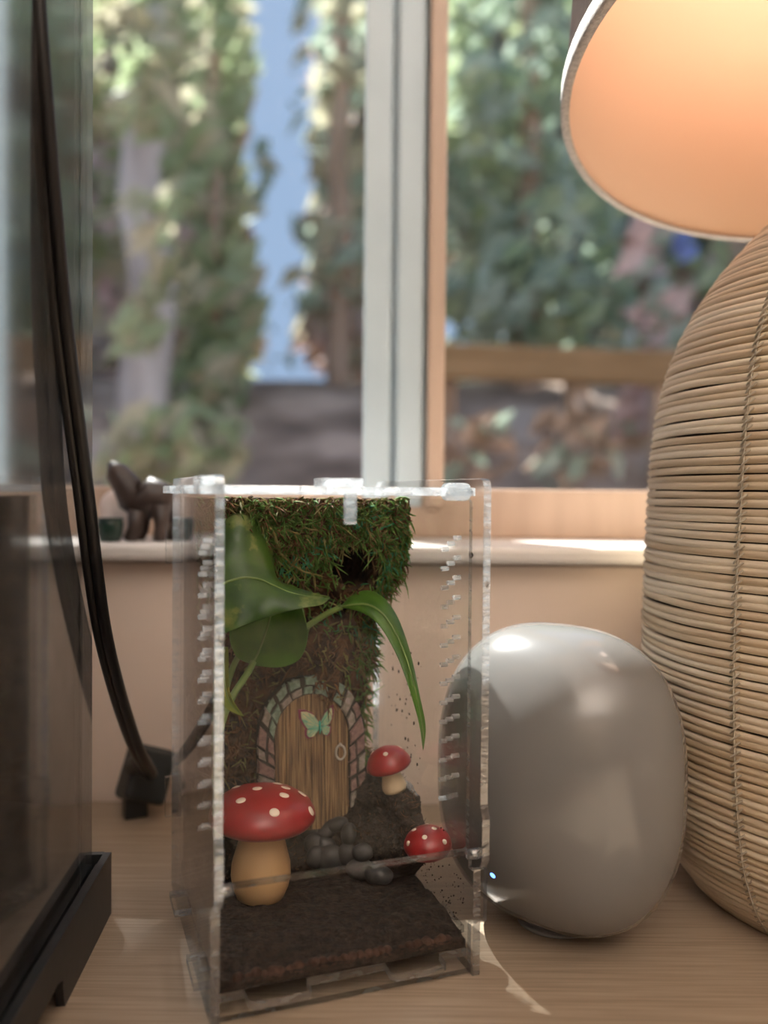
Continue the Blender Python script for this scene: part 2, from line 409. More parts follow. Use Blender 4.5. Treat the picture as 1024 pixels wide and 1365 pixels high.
def plate(name, outline, holes, t, M, parent, mats=('acrylic', 'acrylic_edge', 'acrylic_hole'), hole_n=12):
    """flat sheet cut from a 2D outline with round holes; M places it (sheet in local xy, thickness along z)"""
    cu = bpy.data.curves.new(name, 'CURVE'); cu.dimensions = '2D'; cu.fill_mode = 'BOTH'; cu.extrude = t / 2
    def spl(pts):
        sp = cu.splines.new('POLY'); sp.points.add(len(pts) - 1); sp.use_cyclic_u = True
        for i, p in enumerate(pts): sp.points[i].co = (p[0], p[1], 0, 1)
    spl(outline)
    for (x, y, r) in holes:
        spl([(x + r * math.cos(2 * PI * k / hole_n), y + r * math.sin(2 * PI * k / hole_n)) for k in range(hole_n)])
    tmp = bpy.data.objects.new('tmp', cu); COL.objects.link(tmp)
    dg = bpy.context.evaluated_depsgraph_get()
    me = bpy.data.meshes.new_from_object(tmp.evaluated_get(dg))
    bpy.data.objects.remove(tmp); bpy.data.curves.remove(cu)
    me.name = name; me.materials.clear()
    for mm in mats: me.materials.append(MATS[mm])
    for p in me.polygons:
        p.material_index = 0 if abs(p.normal.z) > 0.7 else 1; p.use_smooth = False
        if holes and p.material_index == 1 and any((p.center.x - x) ** 2 + (p.center.y - y) ** 2 < (r * 1.1) ** 2 for x, y, r in holes): p.material_index = 2
    me.transform(M)
    o = bpy.data.objects.new(name, me); COL.objects.link(o); o.parent = parent
    return o
def rounded(x0, y0, x1, y1, r, n=5):
    out = []
    for cx, cy, a in ((x1 - r, y1 - r, 0), (x0 + r, y1 - r, PI / 2), (x0 + r, y0 + r, PI), (x1 - r, y0 + r, 1.5 * PI)):
        for k in range(n + 1):
            w = a + PI / 2 * k / n; out.append((cx + r * math.cos(w), cy + r * math.sin(w)))
    return out

# ================================================================ ROOM
WALL_Y, SILL_Z, GLASS_Y = 0.505, 0.150, 0.60
WX0, WX1, WZ1 = -1.05, 0.95, 1.35                # window opening
RX0, RX1, RY0, RZ0, RZ1 = -1.7, 1.8, -2.6, -0.72, 1.75
WT = 0.14                                        # wall thickness
m = MB(); m.box((RX0, WALL_Y, RZ0), (RX1, WALL_Y + WT, SILL_Z - 0.012)); m.box((RX0, WALL_Y, SILL_Z - 0.012), (WX0, WALL_Y + WT, RZ1))
m.box((WX1, WALL_Y, SILL_Z - 0.012), (RX1, WALL_Y + WT, RZ1)); m.box((WX0, WALL_Y, WZ1), (WX1, WALL_Y + WT, RZ1))
structure(m.build('wall_back', 'wall_paint', fix=False), 'beige painted wall under the window')
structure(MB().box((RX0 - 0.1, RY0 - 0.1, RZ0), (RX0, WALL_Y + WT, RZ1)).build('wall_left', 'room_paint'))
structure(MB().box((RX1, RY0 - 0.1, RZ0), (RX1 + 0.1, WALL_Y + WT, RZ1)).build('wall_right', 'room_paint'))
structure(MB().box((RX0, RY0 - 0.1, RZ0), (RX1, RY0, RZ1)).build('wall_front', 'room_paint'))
structure(MB().box((RX0 - 0.1, RY0 - 0.1, RZ0 - 0.1), (RX1 + 0.1, WALL_Y + WT, RZ0)).build('floor', 'floor_wood'))
structure(MB().box((RX0 - 0.1, RY0 - 0.1, RZ1), (RX1 + 0.1, WALL_Y + WT, RZ1 + 0.1)).build('ceiling', 'ceiling_paint'))
# sill board
structure(bevel(MB().box((WX0 - 0.04, WALL_Y - 0.014, SILL_Z - 0.010), (WX1 + 0.04, WALL_Y + WT - 0.005, SILL_Z)).build('trim_1', 'sill_paint'), 0.003), 'pale painted window sill board')
# window: frame, mullion, sashes, panes
win = empty('window_1', (0, GLASS_Y, SILL_Z)); structure(win, 'large window with a thick white centre mullion')
def winbox(name, x0, x1, y0, y1, z0, z1, mat, parent=win, bw=0.002):
    return bevel(MB().box((x0, y0 - GLASS_Y, z0 - SILL_Z), (x1, y1 - GLASS_Y, z1 - SILL_Z)).build(name, mat, parent), bw)
mxl = at_y(486, 340, GLASS_Y).x; mxr = at_y(592, 340, GLASS_Y).x; mw = mxr - mxl
rail_top = at_y(740, 653, GLASS_Y).z
winbox('bottom_rail', WX0, WX1, GLASS_Y - 0.015, GLASS_Y + 0.03, SILL_Z, rail_top, 'frame_tan')
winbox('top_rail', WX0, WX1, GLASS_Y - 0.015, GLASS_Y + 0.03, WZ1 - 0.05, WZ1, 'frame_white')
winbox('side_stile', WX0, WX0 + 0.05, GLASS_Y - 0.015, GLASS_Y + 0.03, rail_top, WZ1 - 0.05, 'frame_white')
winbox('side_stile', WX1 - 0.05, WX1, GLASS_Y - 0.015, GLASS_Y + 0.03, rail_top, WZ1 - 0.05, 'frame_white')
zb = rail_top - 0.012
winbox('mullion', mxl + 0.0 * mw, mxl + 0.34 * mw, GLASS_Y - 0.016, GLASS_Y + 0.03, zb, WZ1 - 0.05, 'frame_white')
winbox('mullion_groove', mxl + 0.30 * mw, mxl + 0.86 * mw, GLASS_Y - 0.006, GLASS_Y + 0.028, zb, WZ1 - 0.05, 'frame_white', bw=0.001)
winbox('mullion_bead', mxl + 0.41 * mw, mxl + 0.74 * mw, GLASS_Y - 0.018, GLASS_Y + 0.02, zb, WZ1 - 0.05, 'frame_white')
winbox('sash_strip', mxl + 0.79 * mw, mxr, GLASS_Y - 0.022, GLASS_Y + 0.03, zb, WZ1 - 0.05, 'frame_tan')
for (a, b) in ((WX0 + 0.05, mxl + 0.002), (mxr - 0.002, WX1 - 0.05)):
    winbox('pane', a, b, GLASS_Y + 0.008, GLASS_Y + 0.011, rail_top, WZ1 - 0.05, 'window_glass', bw=0.0002)

# ================================================================ TABLE
tbl = empty('desk', (0, 0.15, RZ0), label='light wooden desk with fine straight grain under the window', cat='desk')
bevel(MB().box((-0.95, -0.45, -0.032), (0.85, WALL_Y - 0.002, 0.0)).build('desktop', 'table_wood', tbl, world=True), 0.003)
for sx in (-0.9, 0.76):
    for sy in (-0.4, 0.42):
        MB().box((sx, sy, RZ0), (sx + 0.05, sy + 0.05, -0.032)).build('leg', 'table_wood', tbl, world=True)

# unseen uplighter added behind the viewer as fill light
fl = empty('fill_uplighter', (0.10, -1.45, RZ0), label='brass uplighter added unseen behind the viewer for fill light', cat='lamp')
MB().lathe([(0, 0), (0.15, 0), (0.15, 0.015), (0.02, 0.03), (0, 0.03)], 32).build('base', 'brass', fl)
MB().lathe([(0, 0.03), (0.012, 0.03), (0.012, 1.15), (0, 1.15)], 16).build('pole', 'brass', fl)
MB().lathe([(0.02, 1.14), (0.10, 1.18), (0.17, 1.26), (0.168, 1.262), (0.098, 1.185), (0.02, 1.15)], 40).build('bowl', 'brass', fl)
MB().lathe([(0, 1.200), (0.09, 1.200), (0.09, 1.195), (0, 1.195)], 32).build('glowing_disc', 'fill_glow', fl)

# ================================================================ ACRYLIC ENCLOSURE
BW, BD, BH, BT = 0.100, 0.108, 0.1855, 0.003
B0 = at_z(280, 1370, 0.0); BYAW = math.radians(20.2)
BM = Matrix.Translation(B0) @ Matrix.Rotation(BYAW, 4, 'Z')
BI = BM.inverted()
def bx(u, v, z): return BM @ Vector((u, v, z))
box = empty('acrylic_enclosure', B0, BYAW, 'tall clear acrylic enclosure with vent holes and tabbed edges on the desk', 'terrarium')
def on_v(px, py, v):            # box-space point on the plane of depth v
    return BI @ at_plane(px, py, BM @ Vector((0, v, 0)), BM.to_3x3() @ Vector((0, 1, 0)))
def on_u(px, py, u):
    return BI @ at_plane(px, py, BM @ Vector((u, 0, 0)), BM.to_3x3() @ Vector((1, 0, 0)))

side_outline = [(-0.001, 0.0), (BD + 0.004, 0.0), (BD + 0.004, BH - 0.003), (BD + 0.001, BH), (-0.003, BH), (-0.0052, BH - 0.0008), (-0.006, BH - 0.003),
                (-0.006, 0.066), (-0.0078, 0.061), (-0.0078, 0.046), (-0.0055, 0.0425), (-0.001, 0.0405)]
holes = []
for c in range(3):
    for r in range(14):
        holes.append((0.0195 + c * 0.0058, 0.0560 + r * 0.0078 - c * 0.0026 + 0.0052, 0.00095))
# sheet (x = v, y = z) -> box space: (u, v, z)
def side_M(u): return Matrix(((0, 0, 1, u), (1, 0, 0, 0), (0, 1, 0, 0), (0, 0, 0, 1)))
def front_M(v): return Matrix(((1, 0, 0, 0), (0, 0, 1, v), (0, 1, 0, 0), (0, 0, 0, 1)))
def flat_M(z): return Matrix.Translation((0, 0, z))
plate('side_panel', side_outline, holes, BT, side_M(BT / 2), box)
plate('side_panel', side_outline, holes, BT, side_M(BW - BT / 2), box)
tabz0, tabz1, te = 0.019, 0.039, 0.0035
plate('front_panel', [(BT, 0.0008), (BW - BT, 0.0008), (BW - BT, tabz0), (BW + te, tabz0), (BW + te, tabz1), (BW - BT, tabz1), (BW - BT, 0.0455),
                      (BT, 0.0455), (BT, tabz1), (-te, tabz1), (-te, tabz0), (BT, tabz0)], [], BT, front_M(BT / 2 + 0.0005), box)
plate('back_panel', [(BT, 0.0008), (BW - BT, 0.0008), (BW - BT, 0.178), (BT, 0.178), (BT, 0.165), (-te, 0.165), (-te, 0.148), (BT, 0.148),
                     (BT, 0.052), (-te, 0.052), (-te, 0.034), (BT, 0.034)], [], BT, front_M(BD - BT / 2), box)
def bottom_outline():
    o = [(BT, 0.004)]
    for a, b in ((0.0125, 0.0345), (0.064, 0.0855)): o += [(a, 0.004), (a, -0.0025), (a + 0.0015, -0.004), (b - 0.0015, -0.004), (b, -0.0025), (b, 0.004)]
    o += [(BW - BT, 0.004)]
    for a, b in ((0.020, 0.040), (0.070, 0.090)): o += [(BW - BT, a), (BW + te, a), (BW + te, b), (BW - BT, b)]
    o += [(BW - BT, BD - BT), (BT, BD - BT)]
    for a, b in ((0.088, 0.070), (0.034, 0.014)): o += [(BT, a), (-te, a), (-te, b), (BT, b)]
    return o
plate('bottom_panel', bottom_outline(), [], BT, flat_M(0.0068), box)
LZ = 0.1806
lid_out = [(-0.004, 0.002), (0.030, 0.002), (0.0305, 0.0), (0.0965, 0.0), (0.0965, BD - 0.004), (0.07, BD - 0.004), (0.07, BD + 0.003), (0.035, BD + 0.003),
           (0.035, BD - 0.002), (-0.004, BD - 0.002), (-0.004, 0.088), (-0.007, 0.086), (-0.007, 0.062), (-0.004, 0.060), (-0.004, 0.044), (-0.007, 0.042), (-0.007, 0.018), (-0.004, 0.016)]
plate('lid', lid_out, [], BT, flat_M(LZ), box)
dr = plate('door_panel', rounded(0.0042, 0.0468, 0.0958, 0.1780, 0.0015), [], 0.0026, front_M(0.0020), box)
for u0, u1 in ((0.0005, 0.0068), (0.0932, 0.0995)):
    MB().tube([(u0, -0.0032, 0.0472), ((u0 + u1) / 2, -0.0034, 0.0472), (u1, -0.0032, 0.0472)], [0.0018, 0.0021, 0.0018], 14).build('hinge_pin', 'acrylic_edge', box)
# latch: bar hanging in front of the door under a small block on the lid
uL = on_v(467, 660, -0.003).x
bevel(MB().box((uL - 0.0022, -0.0045, 0.1690), (uL + 0.0022, -0.0018, 0.1800)).build('latch', 'acrylic_edge', box), 0.0006)
plate('lid_tab', rounded(uL - 0.010, -0.004, uL + 0.005, 0.010, 0.002), [], BT, flat_M(LZ + BT * 0.95), box)
kp = on_v(606, 660, 0.004)
bevel(MB().prism(rounded(kp.x - 0.0056, LZ - 0.0033, kp.x + 0.0056, LZ + 0.0033, 0.0026), 0.001, 0.0045).build('lid_knob', 'acrylic_edge', box), 0.0004)
plate('corner_tab', rounded(-0.0045, -0.004, 0.0035, 0.014, 0.0015), [], BT, flat_M(LZ + BT), box)

# ---------------------------------------------------------------- soil
SZ = 0.0150
def nz(x, y, s, o=0.0): return noise.noise(Vector((x * s + o, y * s - o, o * 1.7)))
def smooth(a, b, x):
    t = max(0.0, min(1.0, (x - a) / (b - a))); return t * t * (3 - 2 * t)
soil_root = empty('potting_soil', bx(BW / 2, BD / 2, 0.0084), BYAW, 'dark crumbly soil mound filling the clear enclosure', 'soil')
soil_root['kind'] = 'stuff'
m = MB()
U0, U1, V0, V1 = BT + 0.0004, BW - BT - 0.0006, BT + 0.0010, BD - BT - 0.0004
NU, NV = 80, 84
def floor_z(u, v): return SZ + 0.0010 * nz(u, v, 160) + 0.0006 * nz(u, v, 420, 3) - 0.003 * smooth(0.02, 0.0, v - V0)
# thin layer: top grid with skirt
vs = []; fs = []
for i in range(NU + 1):
    for j in range(NV + 1):
        u = U0 + (U1 - U0) * i / NU; v = V0 + (V1 - V0) * j / NV
        vs.append(BM @ Vector((u, v, floor_z(u, v))))
for i in range(NU):
    for j in range(NV):
        a = i * (NV + 1) + j; fs.append((a, a + NV + 1, a + NV + 2, a + 1))
edge = [i * (NV + 1) for i in range(NU + 1)] + [NU * (NV + 1) + j for j in range(1, NV + 1)] + [i * (NV + 1) + NV for i in range(NU - 1, -1, -1)] + [j for j in range(NV - 1, 0, -1)]
k0 = len(vs)
for e in edge:
    q = BI @ vs[e]; vs.append(BM @ Vector((q.x, q.y, 0.0085)))
for i in range(len(edge)):
    j = (i + 1) % len(edge); fs.append((edge[i], edge[j], k0 + j, k0 + i))
m.add(vs, fs)
# mound: per column u a profile from the foot over the lip to the back; undercut on the right
def mound(u, s):
    a = (u - U0) / (U1 - U0)
    foot = 0.064 - 0.004 * smooth(0.55, 0.9, a) + 0.003 * nz(u, 0, 90, 2)
    lip = foot + 0.012 - 0.036 * smooth(0.62, 0.98, a)
    zl = 0.020 + 0.014 * smooth(0.45, 0.95, a)
    zb = 0.040 + 0.012 * smooth(0.35, 0.9, a)
    mid = lip + 0.018
    P = [(foot, SZ - 0.003), ((foot + lip) / 2 + 0.001, SZ * 0.6 + zl * 0.3), (lip, zl), (lip + 0.010, zl * 0.5 + zb * 0.5), (mid, zb), (max(mid + 0.01, 0.095), zb + 0.002), (V1, zb + 0.003)]
    x = s * (len(P) - 1); k = min(int(x), len(P) - 2); t = x - k
    p0, p1, p2, p3 = P[max(k - 1, 0)], P[k], P[k + 1], P[min(k + 2, len(P) - 1)]
    def cr(i): return 0.5 * (2 * p1[i] + (p2[i] - p0[i]) * t + (2 * p0[i] - 5 * p1[i] + 4 * p2[i] - p3[i]) * t * t + (3 * p1[i] - p0[i] - 3 * p2[i] + p3[i]) * t ** 3)
    v, z = cr(0), cr(1)
    w = 0.0016 * nz(u + s, v * 2 + z, 130) + 0.0011 * nz(u - s, v + z * 3, 330, 4)
    return Vector((u, min(v - w * 0.8, V1), max(z + w, SZ - 0.004)))
NU2, NS = 90, 70
vs = [BM @ mound(U0 + (U1 - U0) * i / NU2, j / NS) for i in range(NU2 + 1) for j in range(NS + 1)]; fs = []
for i in range(NU2):
    for j in range(NS):
        a = i * (NS + 1) + j; fs.append((a, a + NS + 1, a + NS + 2, a + 1))
for i0 in (0, NU2):                              # close the two ends against the side panels
    fs.append(tuple(i0 * (NS + 1) + j for j in range(NS + 1)))
m.add(vs, fs)
soil = props(m.build('soil_body', 'soil', soil_root, world=True), kind='stuff')
SOIL = bvh_of(soil)
def soil_hit(px, py):
    h = SOIL.ray_cast(EYE, ray(px, py)); return h[0], h[1]
def soil_down(p):
    h = SOIL.ray_cast(Vector((p.x, p.y, 0.16)), Vector((0, 0, -1))); return h[0]
# fibres standing on the soil rim and crumbs
m = MB(); rnd = random.Random(3)
for k in range(2600):
    i = rnd.random(); s = rnd.uniform(0.22, 0.95)
    p = BM @ mound(U0 + 0.001 + (U1 - U0 - 0.002) * i, s)
    d = Vector((rnd.gauss(0, 0.6), rnd.gauss(-0.3, 0.6), rnd.uniform(0.3, 1))).normalized() * rnd.uniform(0.0012, 0.0036)
    q = BI @ (p + d)
    if not (BT < q.x < BW - BT and q.y < BD - BT): continue
    m.tube([p - d * 0.3, p + d * 0.5 + Vector((rnd.gauss(0, .0004),) * 3), p + d], [0.00016, 0.00014, 0.00005], 3, rnd.choice((0, 0, 0, 1)), cap=False)
props(m.build('soil_fibres', ['fibre_dark', 'root_brown'], soil_root, world=True, fix=False), kind='stuff')
# clay balls showing at the bottom of the front panel
m = MB()
for k in range(70):
    u = rnd.uniform(U0 + 0.003, U1 - 0.003); z = rnd.uniform(0.0105, 0.0125)
    r = rnd.uniform(0.0014, 0.0023); m.ball(BM @ Vector((u, V0 + r * 0.9, z)), (r, r, r), nu=8, nv=6)
props(m.build('clay_balls', 'leca', soil_root, world=True), kind='stuff')
# splashes of dirt on the right panel and one dark speck
m = MB()
for k in range(150):
    v = rnd.uniform(0.006, 0.05); z = 0.009 + abs(rnd.gauss(0, 0.016)); r = rnd.uniform(0.0001, 0.00042)
    m.ball(BM @ Vector((BW - BT - 0.0001, v, z)), (r, r, r), nu=5, nv=4)
for k in range(60):
    v = rnd.uniform(0.05, 0.09); z = rnd.uniform(0.05, 0.11); r = rnd.uniform(0.0001, 0.0005)
    m.ball(BM @ Vector((BW - BT - 0.0001, v, z)), (r, r, r * 1.8), nu=5, nv=4)
q = on_u(628, 740, BW - BT); m.ball(BM @ q, (0.0009, 0.0009, 0.0012), nu=7, nv=5)
props(m.build('dirt_specks', 'fibre_dark', soil_root, world=True), kind='stuff')

# ---------------------------------------------------------------- cork background with moss
ck = empty('cork_background', bx(BW / 2, BD - 0.01, 0.0125), BYAW, 'rough brown cork bark slab with green moss and a dark hole', 'cork bark')
CU0, CU1, CZ0, CZ1 = BT + 0.0012, BW - BT - 0.0012, 0.0125, 0.1775
HOLE = on_v(470, 752, 0.072)
def cork_v(u, z):
    a = (u - CU0) / (CU1 - CU0)
    top = smooth(0.118, 0.150, z)
    low = 0.091 - 0.006 * smooth(0.45, 0.75, a) * smooth(0.05, 0.09, z)
    low -= 0.012 * math.exp(-((a - 0.66) / 0.16) ** 2) * smooth(0.075, 0.115, z)
    hi = 0.068 - 0.004 * a
    v = low * (1 - top) + hi * top
    v -= 0.0050 * noise.noise(Vector((u * 70, z * 55, 1.3))) + 0.0028 * noise.noise(Vector((u * 190, z * 160, 5))) + 0.0014 * noise.noise(Vector((u * 480, z * 420, 9)))
    d = math.hypot((u - HOLE.x) / 0.0098, (z - HOLE.z) / 0.0095)
    v += 0.034 * smooth(1.15, 0.60, d)
    return max(0.045, min(v, BD - BT - 0.003))
def cork_edge(z):   # right rim pulls in at the waist
    return CU1 - 0.0115 * smooth(0.146, 0.133, z) * smooth(0.040, 0.06, z)
NU3, NZ3 = 110, 170
vs = []; fs = []
for i in range(NU3 + 1):
    for j in range(NZ3 + 1):
        z = CZ0 + (CZ1 - CZ0) * j / NZ3
        if j == NZ3: z += 0.0
        u = CU0 + (cork_edge(z) - CU0) * i / NU3
        vs.append(BM @ Vector((u, cork_v(u, z), z + 0.0015 * noise.noise(Vector((u * 200, 3, z * 90))) * (1 if j < NZ3 else 0))))
for i in range(NU3):
    for j in range(NZ3):
        a = i * (NZ3 + 1) + j; fs.append((a, a + NZ3 + 1, a + NZ3 + 2, a + 1))
W_ = NZ3 + 1
edge = [i * W_ for i in range(NU3 + 1)] + [NU3 * W_ + j for j in range(1, W_)] + [i * W_ + NZ3 for i in range(NU3 - 1, -1, -1)] + [j for j in range(NZ3 - 1, 0, -1)]
k0 = len(vs)
for e in edge:
    q = BI @ vs[e]; vs.append(BM @ Vector((q.x, BD - BT - 0.0006, q.z)))
for i in range(len(edge)):
    j = (i + 1) % len(edge); fs.append((edge[i], edge[j], k0 + j, k0 + i))
fs.append(tuple(k0 + i for i in range(len(edge))))
cm = MB().add(vs, fs)
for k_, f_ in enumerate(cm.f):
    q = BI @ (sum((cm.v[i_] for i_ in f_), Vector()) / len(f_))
    if len(f_) == 4 and math.hypot((q.x - HOLE.x) / 0.0098, (q.z - HOLE.z) / 0.0095) < 0.9: cm.m[k_] = 1  # hole faces take the dark soil colour to paint the shade inside
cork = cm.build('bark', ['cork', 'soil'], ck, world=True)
CORK = bvh_of(cork)
NRM = BM.to_3x3() @ Vector((0, -1, 0)); BU = BM.to_3x3() @ Vector((1, 0, 0)); UPZ = Vector((0, 0, 1))
def inside(p, pad=0.0006):
    q = BI @ p; return BT + pad < q.x < BW - BT - pad and 0.006 < q.y < BD - BT and q.z < 0.1785
m = MB(); cnt = 0
while cnt < 6200:
    u = rnd.uniform(CU0, CU1); z = rnd.uniform(0.05, CZ1); a = (u - CU0) / (CU1 - CU0)
    n_ = 0.5 + 0.5 * noise.noise(Vector((u * 80, z * 80, 2)))
    dens = smooth(0.148, 0.168, z) * 1.1 + smooth(0.80, 0.95, a) * smooth(0.122, 0.14, z) + 0.55 * smooth(0.13, 0.15, z) * n_
    dens += 0.9 * smooth(0.78, 0.86, a) * smooth(0.098, 0.106, z) * smooth(0.128, 0.118, z) + 0.10
    d_ = math.hypot((u - HOLE.x) / 0.0105, (z - HOLE.z) / 0.010)
    if d_ < 0.95: dens = 0
    if rnd.random() > dens: continue
    cnt += 1
    uu = min(u, cork_edge(z) - 0.0003); p = BM @ Vector((uu, cork_v(uu, z), z))
    dark = 0.10 < dens <= 0.14
    d = (NRM * rnd.uniform(0.35, 1.0) + BU * rnd.gauss(0.05, 0.7) + UPZ * rnd.gauss(-0.35, 0.6)).normalized()
    L = rnd.uniform(0.0026, 0.0072); b = Vector((rnd.gauss(0, 1), rnd.gauss(0, 1), rnd.gauss(-0.6, 1))) * L * 0.22
    pts = [p - d * 0.0006, p + d * L * 0.4, p + d * L * 0.75 + b * 0.6, p + d * L + b * 1.4]
    if not all(inside(x) for x in pts[1:]): continue
    gb = noise.noise(Vector((u * 55, z * 55, 8)))
    if z < 0.118 and a < 0.75: mi = rnd.choice((3, 3, 3, 2))
    elif z > 0.174: mi = rnd.choice((2, 2, 3, 0))
    elif gb > 0.12: mi = rnd.choice((1, 0, 0, 2))
    else: mi = rnd.choice((0, 0, 0, 2, 3))
    w_ = rnd.uniform(0.8, 1.5); m.tube(pts, [0.00034 * w_, 0.00042 * w_, 0.00034 * w_, 0.00008], 3, mi, cap=False)
moss = props(m.build('moss', ['moss_green', 'moss_bright', 'moss_yellow', 'root_brown'], ck, world=True, fix=False), kind='stuff')
# long moss strands that can be told apart
def strand(pxs, mi, depth, r=0.00055, fuzz=1.0):
    mm = MB(); P = []
    for (x, y) in pxs:
        h = CORK.ray_cast(EYE, ray(x, y))[0]
        h = h if h is not None else at_y(x, y, 0.39)
        q = BI @ h; v = min(q.y, 0.072) - depth
        P.append(BM @ on_v(x, y, v))
    out = []
    for k in range(len(P) - 1):
        for t in range(5): out.append(P[k].lerp(P[k + 1], t / 5))
    out.append(P[-1])
    mm.tube(out, [r * (1 - 0.6 * k / len(out)) for k in range(len(out))], 6)
    for k in range(int(len(out) * 5 * fuzz)):
        i = rnd.randrange(len(out) - 1); p = out[i]; t = (out[i + 1] - out[i]).normalized()
        d = (t * 0.8 + Vector((rnd.gauss(0, 1), rnd.gauss(0, 1), rnd.gauss(0, 1))) * 0.7).normalized() * rnd.uniform(0.0006, 0.0013)
        mm.tube([p, p + d], [0.00022, 0.00006], 3, cap=False)
    return mm.build('moss_strand', mi, ck, world=True, fix=False)
strand([(440, 695), (441, 715), (440, 730), (446, 742), (455, 748)], 'moss_bright', 0.004)
strand([(472, 692), (490, 694), (503, 703), (507, 722), (506, 745), (503, 757)], 'moss_green', 0.004)
strand([(505, 706), (520, 700), (533, 694), (543, 688)], 'moss_bright', 0.003)
strand([(358, 702), (366, 712), (372, 735), (388, 752), (405, 762), (430, 768)], 'moss_yellow', 0.005, 0.0007)
strand([(392, 720), (398, 735), (400, 745)], 'root_brown', 0.003)
strand([(410, 738), (418, 742), (412, 752)], 'root_brown', 0.003)
strand([(428, 735), (433, 748), (428, 758)], 'root_brown', 0.002)
strand([(520, 720), (528, 735), (522, 752), (516, 768)], 'moss_yellow', 0.003)
strand([(535, 705), (538, 725), (530, 745)], 'moss_green', 0.003)
strand([(448, 684), (460, 690), (475, 697), (478, 705)], 'moss_bright', 0.004)
strand([(402, 775), (415, 772), (420, 785)], 'root_brown', 0.004, 0.0008)
strand([(490, 735), (497, 750), (500, 765)], 'root_brown', 0.003)

# ---------------------------------------------------------------- mushrooms
def frame_from(z, x=Vector((1, 0, 0))):
    z = z.normalized(); x = (x - z * x.dot(z)).normalized(); y = z.cross(x)
    return Matrix((x, y, z)).transposed()
def mushroom(label, base, axis, cap_prof, stem_prof, spots_px, spot_r, stem_mat, spot_extra=()):
    R = frame_from(axis).to_4x4(); M = Matrix.Translation(base) @ R
    root = empty('toy_mushroom', base, 0, label, 'mushroom')
    st = MB().lathe(stem_prof, 36, M=M).build('stem', stem_mat, root, world=True) if stem_prof else None
    cp = MB().lathe(cap_prof, 48, M=M).build('cap', 'mushroom_red', root, world=True)
    T = bvh_of(cp); hits = []
    for (x, y) in spots_px:
        h = T.ray_cast(EYE, ray(x, y))
        if h[0] is not None: hits.append((h[0], h[1]))
    axw = M.to_3x3() @ Vector((0, 0, 1)); top = M @ Vector((0, 0, cap_prof[0][1] if cap_prof[0][0] < 1e-6 else cap_prof[-1][1]))
    for (az, el) in spot_extra:
        d = M.to_3x3() @ Vector((math.cos(az) * math.cos(el), math.sin(az) * math.cos(el), math.sin(el)))
        zc = sum(p[1] for p in cap_prof) / len(cap_prof); c = M @ Vector((0, 0, zc))
        h = T.ray_cast(c + d * 0.1, -d)
        if h[0] is not None: hits.append((h[0], h[1]))
    for h, n in hits:
        if n.dot(h - (M @ Vector((0, 0, sum(p[1] for p in cap_prof) / len(cap_prof))))) < 0: n = -n
        Q = frame_from(n); mm = MB(); ring = [(0.0, 0.00035), (spot_r * 0.6, 0.0003), (spot_r * 0.95, 0.0001), (spot_r, -0.0006)]
        vs = []; fs = []
        mm.lathe(ring, 16, M=Matrix.Translation(h) @ Q.to_4x4())
        # drape on the cap
        for k, v in enumerate(mm.v):
            loc, nn, _, _ = T.find_nearest(v)
            lift = (0.00030, 0.00026, 0.00012, -0.0002)[0 if k == 0 else 1 + (k - 1) // 16]
            if nn.dot(n) < 0: nn = -nn
            mm.v[k] = loc + nn * lift
        mm.build('spot', 'mushroom_white', root, world=True)
    return root
# big one
bb = at_z(347, 1195, SZ - 0.0005); g = soil_down(bb); bb = Vector((bb.x, bb.y, (g.z if g else SZ) - 0.0008))
capR = 71.5 / F * bb.y
mushroom('large red toy mushroom with white spots and thick tan stem', bb, Vector((0.02, 0.0, 1)),
         [(0, 0.0452), (capR * 0.35, 0.0447), (capR * 0.68, 0.0428), (capR * 0.88, 0.0400), (capR * 0.98, 0.0366), (capR, 0.0348), (capR * 0.985, 0.0328), (capR * 0.90, 0.0309), (capR * 0.6, 0.0300), (0, 0.0296)],
         [(0, 0.0), (0.0075, 0.0), (0.0096, 0.0012), (0.0114, 0.0055), (0.0122, 0.0100), (0.0119, 0.0150), (0.0105, 0.0200), (0.0092, 0.0250), (0.0090, 0.0285), (0.0092, 0.0305), (0, 0.0305)],
         [(321, 1067), (343, 1051), (381, 1050), (379, 1060), (366, 1083), (415, 1081), (290, 1063)], 0.0021, 'mushroom_stem', [(1.2, 0.5), (2.6, 0.4), (0.3, 0.3), (-2.7, 0.1)])
# small one on the mound beside the door
h2, _ = soil_hit(527, 1050)
b2 = h2 - Vector((0, 0, 0.001)); s2 = b2.y / F * 1.16
mushroom('small red spotted toy mushroom with pale stem leaning beside the fairy door', b2, Vector((-0.26, -0.05, 1)),
         [(0, 52.5 * s2), (8 * s2, 51.5 * s2), (16 * s2, 48 * s2), (22 * s2, 42 * s2), (26 * s2, 34 * s2), (26.5 * s2, 30 * s2), (24 * s2, 27 * s2), (15 * s2, 28 * s2), (0, 29 * s2)],
         [(0, 0), (13 * s2, 0), (14.5 * s2, 4 * s2), (13.5 * s2, 10 * s2), (11 * s2, 18 * s2), (9.5 * s2, 25 * s2), (9.5 * s2, 30 * s2), (0, 30 * s2)],
         [(503, 992), (526, 991), (514, 1005)], 0.00115, 'pale_stem', [(1.5, 0.6), (0.4, 0.4), (2.8, 0.5)])
